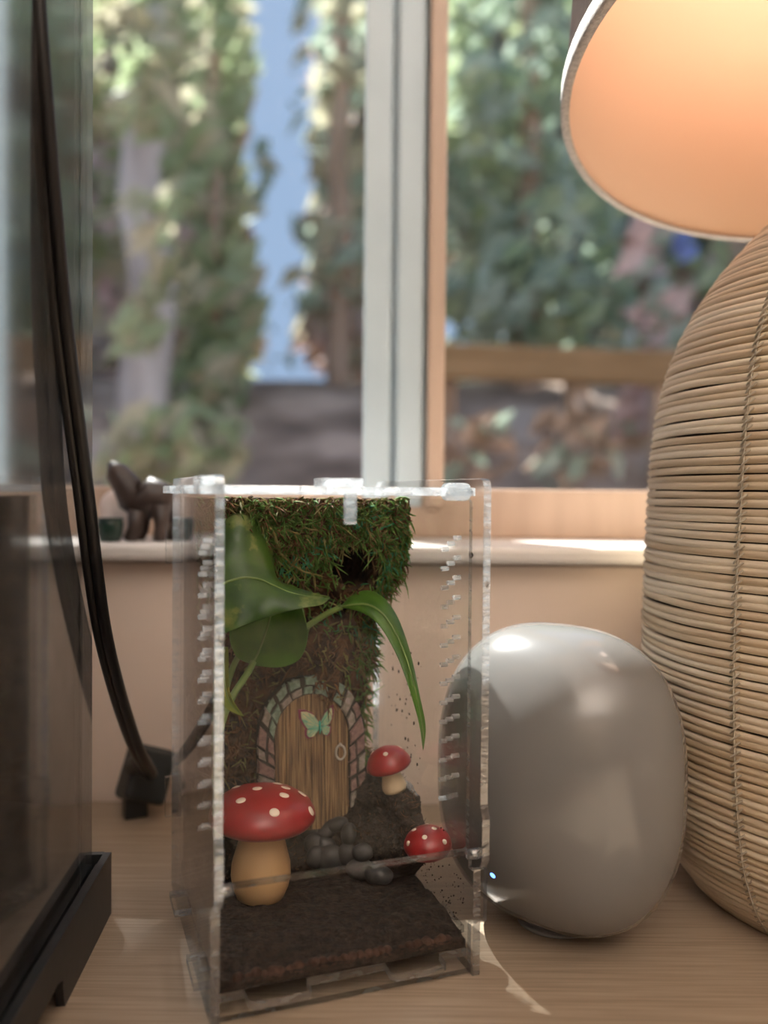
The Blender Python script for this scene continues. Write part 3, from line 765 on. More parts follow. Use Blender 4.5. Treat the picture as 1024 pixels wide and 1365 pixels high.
# cap lying on the soil by the right panel
c3 = at_y(570, 1122, 0.353); g = soil_down(c3)
b3 = Vector((c3.x, c3.y, c3.z)); s3 = b3.y / F
cap3 = [(0, 19 * s3), (10 * s3, 18 * s3), (20 * s3, 14.5 * s3), (28 * s3, 8 * s3), (32 * s3, 0), (32.5 * s3, -6 * s3), (29 * s3, -13 * s3), (20 * s3, -18 * s3), (0, -20 * s3)]
mushroom('red spotted mushroom cap lying low on soil by the side panel', b3, Vector((-0.10, -0.15, 1)), cap3, None,
         [(544, 1124), (566, 1116), (593, 1122), (552, 1106), (579, 1104)], 0.00115, 'pale_stem', [(1.5, 0.5)])

# ---------------------------------------------------------------- pebbles
peb = [(441, 1145, 17, 17, 0), (463, 1139, 13, 14, 0.3), (484, 1136, 14, 11, -0.2), (465, 1112, 10, 14, 0.1), (437, 1106, 10, 17, 0.7), (450, 1099, 14, 9, -0.3),
       (419, 1124, 13, 13, 0.4), (434, 1126, 14, 10, 0.5), (412, 1109, 12, 10, 0), (481, 1158, 18, 13, 0.1), (505, 1166, 18, 12, 0.1), (421, 1143, 12, 14, 0)]
PEB_LABEL = {0: 'large round dark pebble at the front of the heap', 1: 'oval dark pebble leaning on the largest round pebble', 2: 'dark pebble at the heap side facing the lying mushroom cap',
             3: 'upright egg-shaped dark pebble high on the heap', 4: 'long slanting dark pebble lying across the heap', 5: 'flat dark pebble topping the heap under the door planks',
             9: 'pale grey pebble at the foot of the dark heap', 10: 'flat dark pebble lying outside the heap on bare soil'}
right_w = CAM_R @ Vector((1, 0, 0)); up_w = CAM_R @ Vector((0, 1, 0)); fwd_w = CAM_R @ Vector((0, 0, -1))
for k, (x, y, rx, ry, an) in enumerate(peb):
    h, n = soil_hit(x, y + ry * 0.55)
    d = ray(x, y); dist = (h - EYE).dot(d); rz = (rx + ry) * 0.5
    c = EYE + d * (dist - 0.6 * rz * dist / F); sc = dist / F
    R = Matrix((right_w * math.cos(an) - up_w * math.sin(an), up_w * math.cos(an) + right_w * math.sin(an), -fwd_w)).transposed()
    lab = PEB_LABEL.get(k, 'smooth dark grey pebble in the heap before the fairy door')
    o = MB().ball((0, 0, 0), (rx * sc, ry * sc, rz * sc * 0.8), R, 18, 12, 0.9, 0.95).build('pebble', 'pebble_light' if k == 9 else 'pebble')
    o.location = c
    props(o, lab, 'pebble', 'pebbles in front of the fairy door')

# ---------------------------------------------------------------- fairy door
DW, DH = 0.0485, 0.0675          # overall width and height
dr_h, _ = soil_hit(455, 1086)
dl = BI @ dr_h
dbase = on_v(417, 1095, dl.y - 0.001); dbase = Vector((dbase.x, dbase.y, dl.z - 0.0045))
DM = BM @ Matrix.Translation(dbase) @ Matrix.Rotation(math.radians(-4), 4, 'Z') @ Matrix.Rotation(math.radians(-5), 4, 'X')
fd = empty('fairy_door', DM.translation, 0, 'miniature arched fairy door with stone surround and butterfly', 'fairy door', rot=DM.to_euler())
RO = DW / 2; FR = 0.0078; RI = RO - FR; HS = DH - RO * 1.12      # straight part height
def arch(r, a):                   # a: 0 = foot left, 1 = foot right
    Ls, La = HS, PI * r
    s = a * (2 * Ls + La)
    if s < Ls: return (-r, s)
    if s > Ls + La: return (r, Ls - (s - Ls - La))
    w = PI - (s - Ls) / r
    return (r * math.cos(w), HS + 1.12 * r * math.sin(w))
def arch_poly(r, n=40): return [arch(r, k / n) for k in range(n + 1)]
# backing and mortar ring
MB().prism(list(reversed(arch_poly(RO * 0.985))), 0.0012, 0.006).build('backing', 'mortar', fd)
m = MB(); A = arch_poly(RO * 0.985, 48); Bq = arch_poly(RI * 1.01, 48)
for k in range(48):
    q = [A[k], A[k + 1], Bq[k + 1], Bq[k]]
    m.prism([(p[0], p[1]) for p in q], -0.0012, 0.0014)
m.build('mortar_ring', 'mortar', fd)
# stones
rs = random.Random(11); a = 0.0
while a < 0.995:
    da = rs.uniform(0.034, 0.055); b = min(a + da, 1.0)
    if 1.0 - b < 0.02: b = 1.0
    rows = rs.choice((1, 2, 2, 2)); cuts = [0.0, 1.0] if rows == 1 else [0.0, rs.uniform(0.4, 0.6), 1.0]
    off = rs.uniform(-0.006, 0.006)
    for c in range(len(cuts) - 1):
        f0, f1 = cuts[c], cuts[c + 1]; g = 0.0035
        a2 = a + (off if c == 1 else 0) if a > 0 else a; b2_ = b + (off if c == 1 else 0) if b < 1 else b
        def rr(f): return RI * 1.015 + (RO - RI * 1.015) * f
        def mixp(aa, f):
            p, q = arch(RI, aa), arch(RO, aa); return (p[0] + (q[0] - p[0]) * f, p[1] + (q[1] - p[1]) * f)
        j = lambda: rs.uniform(-0.0004, 0.0004)
        pts = []
        for t in (0, 0.5, 1): pts.append(mixp(a2 + g + (b2_ - a2 - 2 * g) * t, f0 + 0.05))
        for t in (1, 0.5, 0): pts.append(mixp(a2 + g + (b2_ - a2 - 2 * g) * t, f1 - 0.05))
        pts = [(p[0] + j(), max(p[1] + j(), 0.0)) for p in pts]
        am = (a + b) / 2
        pool = ['stone_purple', 'stone_purple', 'stone_grey'] if am < 0.30 or am > 0.80 else (['stone_green', 'stone_green', 'stone_grey'] if am < 0.62 else ['stone_grey', 'stone_green', 'stone_purple'])
        MB().prism(pts, -0.0012 - rs.uniform(0.0006, 0.0013), 0.0012, inset=0.16).build('stone', rs.choice(pool), fd)
    a = b
# planks
xs = [-RI, -RI * 0.70, -RI * 0.02, RI * 0.33, RI * 0.72, RI]
def top_at(x): return HS + 1.12 * RI * math.sqrt(max(0.0, 1 - (x / RI) ** 2))
for k in range(5):
    x0, x1 = xs[k] + 0.00016, xs[k + 1] - 0.00016
    poly = [(x0, 0.0), (x1, 0.0)] + [(x1 + (x0 - x1) * t / 6, top_at(x1 + (x0 - x1) * t / 6)) for t in range(7)]
    MB().prism(poly, -0.0004 - 0.0002 * (k % 2), 0.0014).build('plank', 'door_wood', fd)
# butterfly
def door_xz(px, py):
    I = DM.inverted(); n = DM.to_3x3() @ Vector((0, 1, 0)); p = I @ at_plane(px, py, DM.translation, n); return (p.x, p.z)
bf_c = door_xz(425, 968)
bf = MB().tube([(bf_c[0], -0.0022, bf_c[1] - 0.0030), (bf_c[0], -0.0026, bf_c[1]), (bf_c[0], -0.0022, bf_c[1] + 0.0028)], [0.00025, 0.0006, 0.00035], 10).build('butterfly', 'butterfly_body', fd)
wings = [[(424, 962), (417, 952), (408, 948), (400, 948), (401, 958), (405, 966), (409, 971), (416, 970), (424, 968)],
         [(424, 967), (415, 970), (408, 972), (408, 979), (411, 982), (417, 981), (421, 975), (424, 970)],
         [(427, 960), (432, 950), (438, 944), (441, 942), (442, 950), (441, 957), (438, 964), (433, 966), (427, 966)],
         [(427, 967), (434, 966), (439, 968), (438, 975), (435, 979), (430, 978), (428, 972), (427, 970)]]
for wpx in wings:
    P2 = [door_xz(*p) for p in wpx]
    cx = sum(p[0] for p in P2) / len(P2); cz = sum(p[1] for p in P2) / len(P2)
    inner = bf_c
    big = [(inner[0] + (p[0] - inner[0]) * 1.13, inner[1] + (p[1] - inner[1]) * 1.13) for p in P2]
    MB().prism(list(reversed(big)), -0.0016, -0.0003).build('wing_edge', 'wing_rim', bf)
    MB().prism(list(reversed(P2)), -0.0021, -0.0015, inset=0.06).build('wing', 'wing_cream', bf)
    m = MB()
    for p in P2[1:-1]:
        m.tube([(inner[0] * 0.8 + p[0] * 0.2, -0.0022, inner[1] * 0.8 + p[1] * 0.2), (inner[0] * 0.1 + p[0] * 0.9, -0.0022, inner[1] * 0.1 + p[1] * 0.9)], 0.00010, 4)
    m.build('wing_vein', 'butterfly_body', bf)
# ring handle
rc = door_xz(453, 1002)
rg = MB().tube([(rc[0] + 0.0021 * math.cos(2 * PI * k / 24), -0.0014, rc[1] + 0.0031 * math.sin(2 * PI * k / 24)) for k in range(24)], 0.00050, 8, closed=True).build('ring_handle', 'silver', fd)
MB().ball((rc[0], -0.0014, rc[1] + 0.0033), (0.0007, 0.0012, 0.0009), nu=10, nv=8).build('staple', 'silver', rg)

# ---------------------------------------------------------------- pothos plant
def resample(P, n):
    P = [Vector(p) for p in P]; L = [0]
    for a_, b_ in zip(P, P[1:]): L.append(L[-1] + (b_ - a_).length)
    out = []
    for k in range(n):
        s = L[-1] * k / (n - 1); i = 0
        while i < len(P) - 2 and L[i + 1] < s: i += 1
        t = (s - L[i]) / max(L[i + 1] - L[i], 1e-9)
        p0, p1, p2, p3 = P[max(i - 1, 0)], P[i], P[i + 1], P[min(i + 2, len(P) - 1)]
        out.append(0.5 * (2 * p1 + (p2 - p0) * t + (2 * p0 - 5 * p1 + 4 * p2 - p3) * t * t + (3 * p1 - p0 - 3 * p2 + p3) * t ** 3))
    return out
def pts3(L): return [at_y(*p) for p in L]
pl = empty('pothos_plant', bx(0.012, 0.055, SZ), BYAW, 'pothos vine with broad glossy variegated leaves inside the enclosure', 'plant')
def leaf(A, Mid, Bp, mat, n=30, mseg=12, wave=0.0004, thick=0.00035):
    A, Mid, Bp = resample(pts3(A), n), resample(pts3(Mid), n), resample(pts3(Bp), n)
    vs = []; fs = []
    for i in range(n):
        for k in range(mseg + 1):
            t = -1 + 2 * k / mseg
            la, lm, lb = t * (t - 1) / 2, (1 - t * t), t * (t + 1) / 2
            p = A[i] * la + Mid[i] * lm + Bp[i] * lb
            crease = 0.0006 * math.exp(-(t / 0.12) ** 2)
            p = p + fwd_w * (crease + wave * math.sin(i * 0.9) * t * t)
            vs.append(p)
    for i in range(n - 1):
        for k in range(mseg):
            a_ = i * (mseg + 1) + k; fs.append((a_, a_ + 1, a_ + mseg + 2, a_ + mseg + 1))
    o = MB().add(vs, fs).build('leaf', mat, pl, world=True)
    s = o.modifiers.new('thick', 'SOLIDIFY'); s.thickness = thick; s.offset = 0
    d = o.modifiers.new('sub', 'SUBSURF'); d.levels = 1; d.render_levels = 1
    rib = [p - fwd_w * 0.00005 + fwd_w * 0.0006 - fwd_w * 0.0004 for p in Mid[:-2]]
    MB().tube(rib, [0.0006 - 0.00045 * k / len(rib) for k in range(len(rib))], 6).build('midrib', 'leaf_stem', o, world=True)
    return o
leaf([(291, 705, .352), (303, 689, .352), (320, 683, .353), (340, 690, .356), (355, 708, .360), (365, 735, .362), (364, 755, .360), (364, 768, .354), (385, 780, .347), (415, 789, .342), (440, 796, .338)],
     [(289, 782, .338), (305, 775, .339), (325, 770, .340), (345, 772, .341), (362, 779, .341), (385, 789, .341), (412, 795, .340), (440, 797, .338)],
     [(289, 852, .330), (300, 845, .330), (325, 835, .331), (355, 824, .333), (385, 815, .335), (410, 810, .336), (430, 806, .337), (440, 798, .338)], 'leaf_green')
leaf([(337, 886, .362), (318, 878, .360), (306, 855, .358), (308, 825, .358), (320, 800, .360), (345, 785, .362), (370, 780, .364)],
     [(337, 885, .363), (345, 868, .367), (352, 850, .369), (358, 832, .370), (362, 815, .369), (366, 797, .367), (370, 780, .364)],
     [(337, 887, .362), (370, 890, .361), (398, 881, .360), (410, 855, .359), (408, 825, .360), (396, 798, .362), (370, 780, .364)], 'leaf_plain')
leaf([(455, 808, .374), (470, 792, .376), (490, 786, .377), (510, 795, .375), (528, 818, .370), (541, 850, .363), (552, 890, .356), (560, 930, .351), (568, 970, .348), (564, 1001, .346)],
     [(455, 809, .373), (472, 806, .369), (490, 806, .366), (508, 816, .364), (524, 838, .360), (539, 870, .355), (550, 905, .351), (558, 940, .348), (564, 975, .347), (564, 1001, .346)],
     [(455, 810, .373), (478, 815, .366), (498, 826, .361), (514, 846, .357), (529, 874, .353), (542, 908, .349), (552, 940, .347), (560, 970, .346), (564, 1002, .346)], 'leaf_plain')
leaf([(291, 862, .340), (290, 890, .338), (290, 915, .336), (295, 936, .335), (308, 949, .335), (326, 955, .335)],
     [(297, 862, .342), (298, 890, .341), (300, 915, .339), (305, 934, .338), (314, 946, .337), (326, 955, .335)],
     [(304, 862, .341), (305, 890, .340), (305, 912, .338), (309, 930, .337), (317, 944, .336), (326, 955, .335)], 'leaf_yellow', n=20, mseg=8)
def stem(P, r):
    Q = resample(pts3(P), 18); n = len(Q)
    rr_ = [r[0] + (r[1] - r[0]) * k / (n - 1) for k in range(n)]
    return MB().tube(Q, rr_, 10).build('stem', 'leaf_stem', pl, world=True)
g0 = BI @ bx(0.012, 0.055, SZ)
root_p = (291, 1150, 0.345)
stem([root_p, (290, 1040, .345), (294, 970, .348), (312, 925, .355), (330, 898, .360), (338, 882, .363)], (0.0020, 0.0014))
stem([root_p, (288, 1030, .347), (292, 960, .352), (305, 905, .362), (320, 870, .370), (345, 830, .374), (372, 812, .372)], (0.0018, 0.0012))
stem([(405, 838, .376), (420, 828, .376), (438, 817, .375), (456, 809, .374)], (0.0014, 0.0012))
stem([(372, 812, .372), (385, 835, .374), (405, 838, .376)], (0.0012, 0.0014))
stem([root_p, (287, 1020, .342), (290, 930, .342), (297, 866, .342)], (0.0016, 0.0010))
stem([root_p, (287, 1000, .340), (289, 900, .338), (291, 800, .338)], (0.0018, 0.0014))

# ================================================================ ROUTER
RC = Vector((0.0738, 0.3635, 0.0)); RYAW = math.radians(-42)
rt = empty('wifi_router', RC, RYAW, 'glossy white rounded oval wifi router standing beside the enclosure', 'router')
HWr, HDr, HHr = 0.0528, 0.0445, 0.0628
def shell(j0, j1, nj=48, nu=72, e1=0.97, e2=0.76, inset=0.0):
    def sp(x, e): return math.copysign(abs(x) ** e, x)
    vs = []; fs = []; n = 0
    for j in range(j0, j1 + 1):
        ph = -PI / 2 + PI * j / nj; c = sp(math.cos(ph), e1); d = HDr * sp(math.sin(ph), e1)
        k_ = 1.0 - (0.012 if (j == j0 and j0 > 0) or (j == j1 and j1 < nj) else 0.0)
        for k in range(nu):
            w = 2 * PI * k / nu
            vs.append(Vector((HWr * c * k_ * sp(math.cos(w), e2), d, HHr + HHr * c * k_ * sp(math.sin(w), e2))))
        n += 1
    for j in range(n - 1):
        for k in range(nu):
            k2 = (k + 1) % nu; fs.append((j * nu + k, j * nu + k2, (j + 1) * nu + k2, (j + 1) * nu + k))
    for (jj, flag) in ((0, j0 > 0), (n - 1, j1 < nj)):
        if flag: fs.append(tuple(jj * nu + k for k in range(nu)))
    return MB().add(vs, fs)
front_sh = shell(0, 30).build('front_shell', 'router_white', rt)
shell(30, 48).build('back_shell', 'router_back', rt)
MB().lathe([(0, 0), (0.015, 0), (0.016, 0.0005), (0.016, 0.002), (0, 0.002)], 40).build('foot_pad', 'rubber_grey', rt)
RT = bvh_of(front_sh)
h = RT.ray_cast(EYE, ray(657, 1167))
if h[0] is not None:
    MB().lathe([(0, 0.0002), (0.0012, 0.0001), (0.0014, -0.0004)], 16, M=Matrix.Translation(h[0]) @ frame_from(h[1]).to_4x4()).build('status_light', 'led_blue', rt, world=True)

# ================================================================ TABLE LAMP
LC = Vector((0.231, 0.395, 0.0)); LR = 0.107
lamp = empty('table_lamp', LC, 0, 'table lamp with woven rattan body and lit grey fabric shade', 'lamp')
prof = [(0.000, 0.082), (0.008, 0.089), (0.018, 0.095), (0.035, 0.1015), (0.060, 0.1055), (0.095, 0.107), (0.135, 0.107), (0.175, 0.106), (0.205, 0.1042), (0.230, 0.1000),
        (0.250, 0.0935), (0.268, 0.0845), (0.284, 0.0735), (0.298, 0.0610), (0.310, 0.0480), (0.320, 0.0340), (0.327, 0.0200)]
pp = resample([(r, 0, z) for z, r in prof], 400)
MB().lathe([(0, 0.002)] + [(max(p.x - 0.0026, 0.002), max(p.z, 0.002)) for p in pp[::10]] + [(0, 0.326)], 64).build('inner_core', 'rattan_gap_shadow', lamp)  # core coloured dark so the gaps read as shaded
arc = 0.0; nxt = 0.0017; prev = pp[0]; rl = random.Random(5); strands = []
for p in pp[1:]:
    arc += (p - prev).length; prev = p
    if arc >= nxt: strands.append((p.x, p.z)); nxt += 0.00335
STITCH = [math.radians(211 + 60 * k) for k in range(6)]
for si, (r, z) in enumerate(strands):
    seed = rl.uniform(0, 50); amp = 0.0005 + 0.0007 * rl.random(); th = rl.uniform(0.00165, 0.0019)
    pts = []
    for k in range(72):
        w = 2 * PI * k / 72
        near = min(abs((w - s + PI) % (2 * PI) - PI) for s in STITCH)
        free = smooth(0.02, 0.35, near)
        dz = amp * free * noise.noise(Vector((math.cos(w) * 1.6 + seed, math.sin(w) * 1.6, 0)))
        ro = r + 0.0004 * free * noise.noise(Vector((math.cos(w) * 2 + seed, math.sin(w) * 2, 7))) - 0.0006 * (1 - free)
        pts.append((ro * math.cos(w), ro * math.sin(w), max(z + dz, 0.0018)))
    MB().tube(pts, th, 6, closed=True).build('rattan_strand', rl.choice(('rattan_a', 'rattan_a', 'rattan_b', 'rattan_c')), lamp, fix=False)
for s in STITCH:
    m = MB(); P = []
    for i, (r, z) in enumerate(strands):
        s_ = s + 0.006 * math.sin(i * 0.13) ; R2 = r + 0.0014
        P.append((R2 * math.cos(s_), R2 * math.sin(s_), z))
        if i + 1 < len(strands) and r > 0.03:
            r2, z2 = strands[i + 1]; dl_ = 0.0022 / r
            m.tube([((r + .0008) * math.cos(s_ - dl_), (r + .0008) * math.sin(s_ - dl_), z), ((r + .0019) * math.cos(s_), (r + .0019) * math.sin(s_), (z + z2) / 2),
                    ((r2 + .0008) * math.cos(s_ + dl_ * 1.1), (r2 + .0008) * math.sin(s_ + dl_ * 1.1), z2 + 0.0006)], 0.00048, 5, cap=False)
    m.tube(P, 0.0004, 5)
    m.build('stitching', 'stitch_cord', lamp, fix=False)
MB().lathe([(0, 0.322), (0.016, 0.322), (0.018, 0.328), (0.010, 0.334), (0.006, 0.338), (0.006, 0.372), (0.014, 0.374), (0.015, 0.405), (0, 0.405)], 24).build('neck', 'brass', lamp)
# shade: tilted drum, fitted rim
SRIM, SZR, SA, SB = 0.1475, 0.368, -0.013, -0.2064
Sn = Vector((-SA, -SB, 1.0)).normalized()
SM = Matrix.Translation((0, 0, SZR)) @ frame_from(Sn).to_4x4()
SHH = 0.235
def shade_wall(r0, r1, t, z0=0.0, n=96):
    return MB().lathe([(r0, z0), (r1, SHH), (r1 - t, SHH), (r0 - t, z0), (r0, z0)], n, M=SM)
shd = shade_wall(SRIM + 0.0015, SRIM * 0.86 + 0.0015, 0.0007).build('shade', 'shade_fabric', lamp)
shade_wall(SRIM + 0.0003, SRIM * 0.86 + 0.0003, 0.0006).build('shade_lining', 'shade_lining', shd)
m = MB()
m.lathe([(SRIM - 0.0012, 0.0), (SRIM - 0.0012, -0.0006), (SRIM + 0.0026, -0.0006), (SRIM + 0.0030, 0.0002), (SRIM + 0.0026, 0.0085), (SRIM + 0.0014, 0.0088)], 96, M=SM)
m.build('rim_tape', 'shade_trim', shd)
m = MB()
for k in range(3):
    w = 2 * PI * k / 3 + 0.4
    m.tube([SM @ Vector((0, 0, 0.19)), SM @ Vector((SRIM * 0.88 * math.cos(w), SRIM * 0.88 * math.sin(w), 0.215))], 0.0014, 6)
m.build('spider', 'brass', shd)
MB().ball(SM @ Vector((0, 0, 0.175)), (0.03, 0.03, 0.034), nu=24, nv=16).build('bulb', 'bulb_glow', lamp)
MB().lathe([(0, 0.405), (0.013, 0.405), (0.013, 0.515), (0, 0.515)], 20).build('socket', 'black_plastic', lamp)

# ================================================================ GLASS TANK
TC = at_z(148.5, 1217, 0.0); TQ = at_z(92, 1331, 0.0)
tdir = (TQ - TC).normalized(); TYAW = math.atan2(-tdir.x, -(-tdir.y)) if False else math.atan2(tdir.x, -tdir.y)
TM = Matrix.Translation(TC) @ Matrix.Rotation(TYAW, 4, 'Z')   # local: -y runs towards the viewer, -x to the left
tank = empty('glass_tank', TC, TYAW, 'large glass tank with black plastic base frame beside the enclosure', 'tank')
TL, TWd, THt = 0.46, 0.30, 0.50
FHt = 0.0265; IN = 0.0065
def tm(): return MB()
# base frame sides: outline with a foot notch, extruded
def frame_side(L):
    return [(0, 0), (-0.068, 0), (-0.0700, 0.0105), (-0.0760, 0.0125), (-0.0960, 0.0125), (-0.1020, 0.0105), (-0.104, 0), (-L + 0.104, 0), (-L + 0.102, 0.0105), (-L + 0.096, 0.0125), (-L + 0.076, 0.0125), (-L + 0.07, 0.0105), (-L + 0.068, 0), (-L, 0), (-L, FHt), (0, FHt)]
SMr = Matrix(((0, 0, 1, -0.0015), (1, 0, 0, 0), (0, 1, 0, 0), (0, 0, 0, 1)))
bevel(plate('base_frame', frame_side(TL), [], 0.003, SMr, tank, ('black_plastic', 'black_plastic')), 0.0008)
SMl = Matrix(((0, 0, 1, -TWd + 0.0015), (1, 0, 0, 0), (0, 1, 0, 0), (0, 0, 0, 1)))
plate('base_frame', frame_side(TL), [], 0.003, SMl, tank, ('black_plastic', 'black_plastic'))
m = MB(); m.box((-TWd + 0.003, -0.003, 0), (-0.003, 0, FHt)); m.box((-TWd + 0.003, -TL, 0), (-0.003, -TL + 0.003, FHt))
m.box((-TWd + 0.003, -TL + 0.003, 0.013), (-0.003, -0.003, 0.0155))
m.box((-0.0058, -TL + 0.003, 0.0155), (-0.003, -0.003, FHt - 0.004))
m.build('base_frame', 'black_plastic', tank, fix=False)
gx = -IN
MB().box((gx - 0.004, -TL + IN, 0.0155), (gx, -IN, THt)).build('side_glass', 'tank_glass', tank)
MB().box((-TWd + IN, -TL + IN, 0.0155), (-TWd + IN + 0.004, -IN, THt)).build('side_glass', 'tank_glass', tank)
MB().box((-TWd + IN + 0.004, -IN - 0.004, 0.0155), (gx - 0.004, -IN, THt)).build('back_glass', 'tank_glass', tank)
MB().box((-TWd + IN + 0.004, -TL + IN, 0.0155), (gx - 0.004, -TL + IN + 0.004, THt)).build('front_glass', 'tank_glass', tank)
m = MB()
for k in range(40):                                                    # bead of silicone in the corner
    pass
m.tube([(gx - 0.0046, -IN - 0.0046 + 0.0004 * math.sin(k * 1.3), 0.0155 + (THt - 0.0155) * k / 80) for k in range(81)], [0.0011 + 0.0003 * math.sin(k * 2.1) for k in range(81)], 8)
m.build('silicone_seam', 'silicone', tank)
m = MB(); m.box((-TWd + IN + 0.0042, -IN - 0.0058, 0.016), (gx - 0.006, -IN - 0.0044, THt - 0.01)); m.box((-TWd + IN + 0.0042, -TL + IN + 0.005, 0.016), (-TWd + IN + 0.0056, -IN - 0.006, THt - 0.01))
m.build('added_dark_sheet', 'tank_shade_black', tank, fix=False)  # black sheets added to keep the tank interior dark behind the reflections
m = MB(); m.box((-TWd - 0.001, -TL - 0.001, THt - 0.004), (0.001, 0.001, THt + 0.02)); m.build('top_frame', 'black_plastic', tank)
vs = []; fs = []; n1, n2 = 24, 36
for i in range(n1 + 1):
    for j in range(n2 + 1):
        x = gx - 0.0045 - (TWd - 2 * IN - 0.010) * i / n1; y = -IN - 0.0062 - (TL - 2 * IN - 0.012) * j / n2
        vs.append((x, y, 0.055 + 0.006 * noise.noise(Vector((x * 25, y * 25, 0)))))
for i in range(n1):
    for j in range(n2):
        a_ = i * (n2 + 1) + j; fs.append((a_, a_ + n2 + 1, a_ + n2 + 2, a_ + 1))
ed = [i * (n2 + 1) for i in range(n1 + 1)] + [n1 * (n2 + 1) + j for j in range(1, n2 + 1)] + [i * (n2 + 1) + n2 for i in range(n1 - 1, -1, -1)] + [j for j in range(n2 - 1, 0, -1)]
k0 = len(vs); vs += [(vs[e][0], vs[e][1], 0.016) for e in ed]
for i in range(len(ed)):
    j = (i + 1) % len(ed); fs.append((ed[i], ed[j], k0 + j, k0 + i))
props(MB().add(vs, fs).build('substrate', 'tank_soil', tank), kind='stuff')

# ================================================================ POWER CABLE AND ADAPTER
cab = empty('power_cable', (-0.112, 0.29, 0.0), 0, 'flat black twin power cable hanging down beside the glass tank', 'cable')
CP = [(40, -140, .292), (42, -60, .292), (48, 40, .293), (57, 150, .296), (67, 270, .300), (80, 410, .306), (96, 540, .316), (112, 660, .327), (124, 760, .341), (138, 850, .360), (160, 935, .388), (182, 998, .420), (200, 1030, .448)]
_c = pts3(CP); _x = TC.x
P = resample([Vector((_x - 0.16, _c[0].y - 0.03, THt + 0.0245)), Vector((_x - 0.05, _c[0].y - 0.01, THt + 0.0245)), Vector((_x - 0.012, _c[0].y, THt + 0.027)), Vector((_x + 0.007, _c[0].y, THt + 0.006)), Vector((_c[0].x, _c[0].y, 0.45))] + _c, 100)
for sgn in (-1, 1):
    off = []
    for k, p in enumerate(P):
        t = (P[min(k + 1, len(P) - 1)] - P[max(k - 1, 0)]).normalized(); s = t.cross(Vector((0.25, 1, 0.1))).normalized()
        off.append(p + s * 0.0020 * sgn)
    MB().tube(off, 0.0023, 12).build('conductor', 'cable_black', cab, world=True)
ap = at_z(193, 1072, 0.0); ap.y = min(ap.y, WALL_Y - 0.028)
adp = empty('power_adapter', (ap.x, ap.y, 0.0), math.radians(28), 'small black power adapter plugged on the cable by the wall', 'adapter')
o = bevel(MB().box((-0.0115, -0.012, 0.006), (0.0115, 0.012, 0.036)).build('housing', 'adapter_black', adp), 0.003, 3)
o.rotation_euler = (math.radians(-14), math.radians(20), 0); o.location = (0, 0, 0.002)
MB().tube([P[-1], P[-1].lerp(Vector((ap.x, ap.y, 0.034)), 0.6), Vector((ap.x, ap.y - 0.004, 0.030))], [0.0042, 0.0050, 0.0050], 12).build('strain_relief', 'adapter_black', adp, world=True)
MB().box((-0.006, -0.003, 0.0), (0.006, 0.005, 0.012)).build('plug_block', 'adapter_black', adp)

# ================================================================ THINGS ON THE SILL
SY = 0.525
def sp_(px, py): return at_y(px, py, SY)
sc_ = SY / F
bz = SILL_Z
fx = sp_(185, 725).x
fg = empty('animal_figurine', (fx, SY, bz), 0, 'dark brown four-legged animal figurine on the window sill', 'figurine')
def SP(px, py, dy=0.0): p = at_y(px, py, SY + dy); return Vector((p.x, p.y, max(p.z, bz + 0.0002)))
m = MB()
m.tube([SP(238, 690), SP(222, 668), SP(205, 662), SP(188, 672), SP(178, 664), SP(168, 645), SP(155, 628), SP(147, 616)],
       [0.003, 0.011, 0.0125, 0.011, 0.010, 0.0085, 0.007, 0.002], 14)
m.build('body', 'figurine', fg, world=True)
for (a_, b_, dy) in (((184, 680), (172, 732), -0.006), ((190, 680), (184, 733), 0.006), ((215, 672), (212, 732), -0.006), ((222, 676), (232, 732), 0.006)):
    q = SP(*b_, dy); q.z = bz + 0.0002
    MB().tube([SP(*a_, dy), SP((a_[0] + b_[0]) / 2 + 2, (a_[1] + b_[1]) / 2, dy), q], [0.0062, 0.0046, 0.0040], 10).build('leg', 'figurine', fg, world=True)
def stone(name, px, py, rx, ry, mat, label, cat, dy, e=0.85):
    p = at_y(px, py, SY + dy); rz = ry * sc_; c = Vector((p.x, p.y, bz + rz))
    o = MB().ball((0, 0, 0), (rx * sc_, min(rx, ry) * sc_ * 0.8, rz), None, 18, 12, e, e).build(name, mat); o.location = c
    for v in o.data.vertices: v.co *= 1 + 0.10 * noise.noise(v.co * 90)
    zmin = min(v.co.z for v in o.data.vertices); o.location.z = bz - zmin
    return props(o, label, cat)
stone('pink_stone', 163, 690, 30, 34, 'pale_stone', 'tall pale pink stone behind the dark figurine on the sill', 'stone', 0.028)
stone('pink_stone', 236, 700, 30, 30, 'pale_stone', 'broad pale pink stone beside the brown stone on the sill', 'stone', 0.020)
stone('brown_stone', 276, 706, 18, 24, 'brown_stone', 'rough dark brown stone on the sill near the enclosure', 'stone', 0.0)
# dark green pot
q = at_y(147, 715, SY - 0.012); pr = 17 * sc_
pot = empty('glazed_pot', (q.x, SY - 0.012, bz), 0, 'small dark green glazed pot on the window sill', 'pot')
MB().lathe([(0, 0), (pr * 0.72, 0), (pr * 0.95, pr * 0.6), (pr, pr * 1.3), (pr * 0.92, pr * 1.7), (pr * 0.80, pr * 1.7), (pr * 0.78, pr * 1.2), (0, pr * 1.1)], 28).build('pot_body', 'dark_green_glaze', pot)
MB().tube([(pr * 0.93 * math.cos(2 * PI * k / 28), pr * 0.93 * math.sin(2 * PI * k / 28), pr * 1.72) for k in range(28)], pr * 0.09, 6, closed=True).build('rim', 'dark_green_glaze', pot)

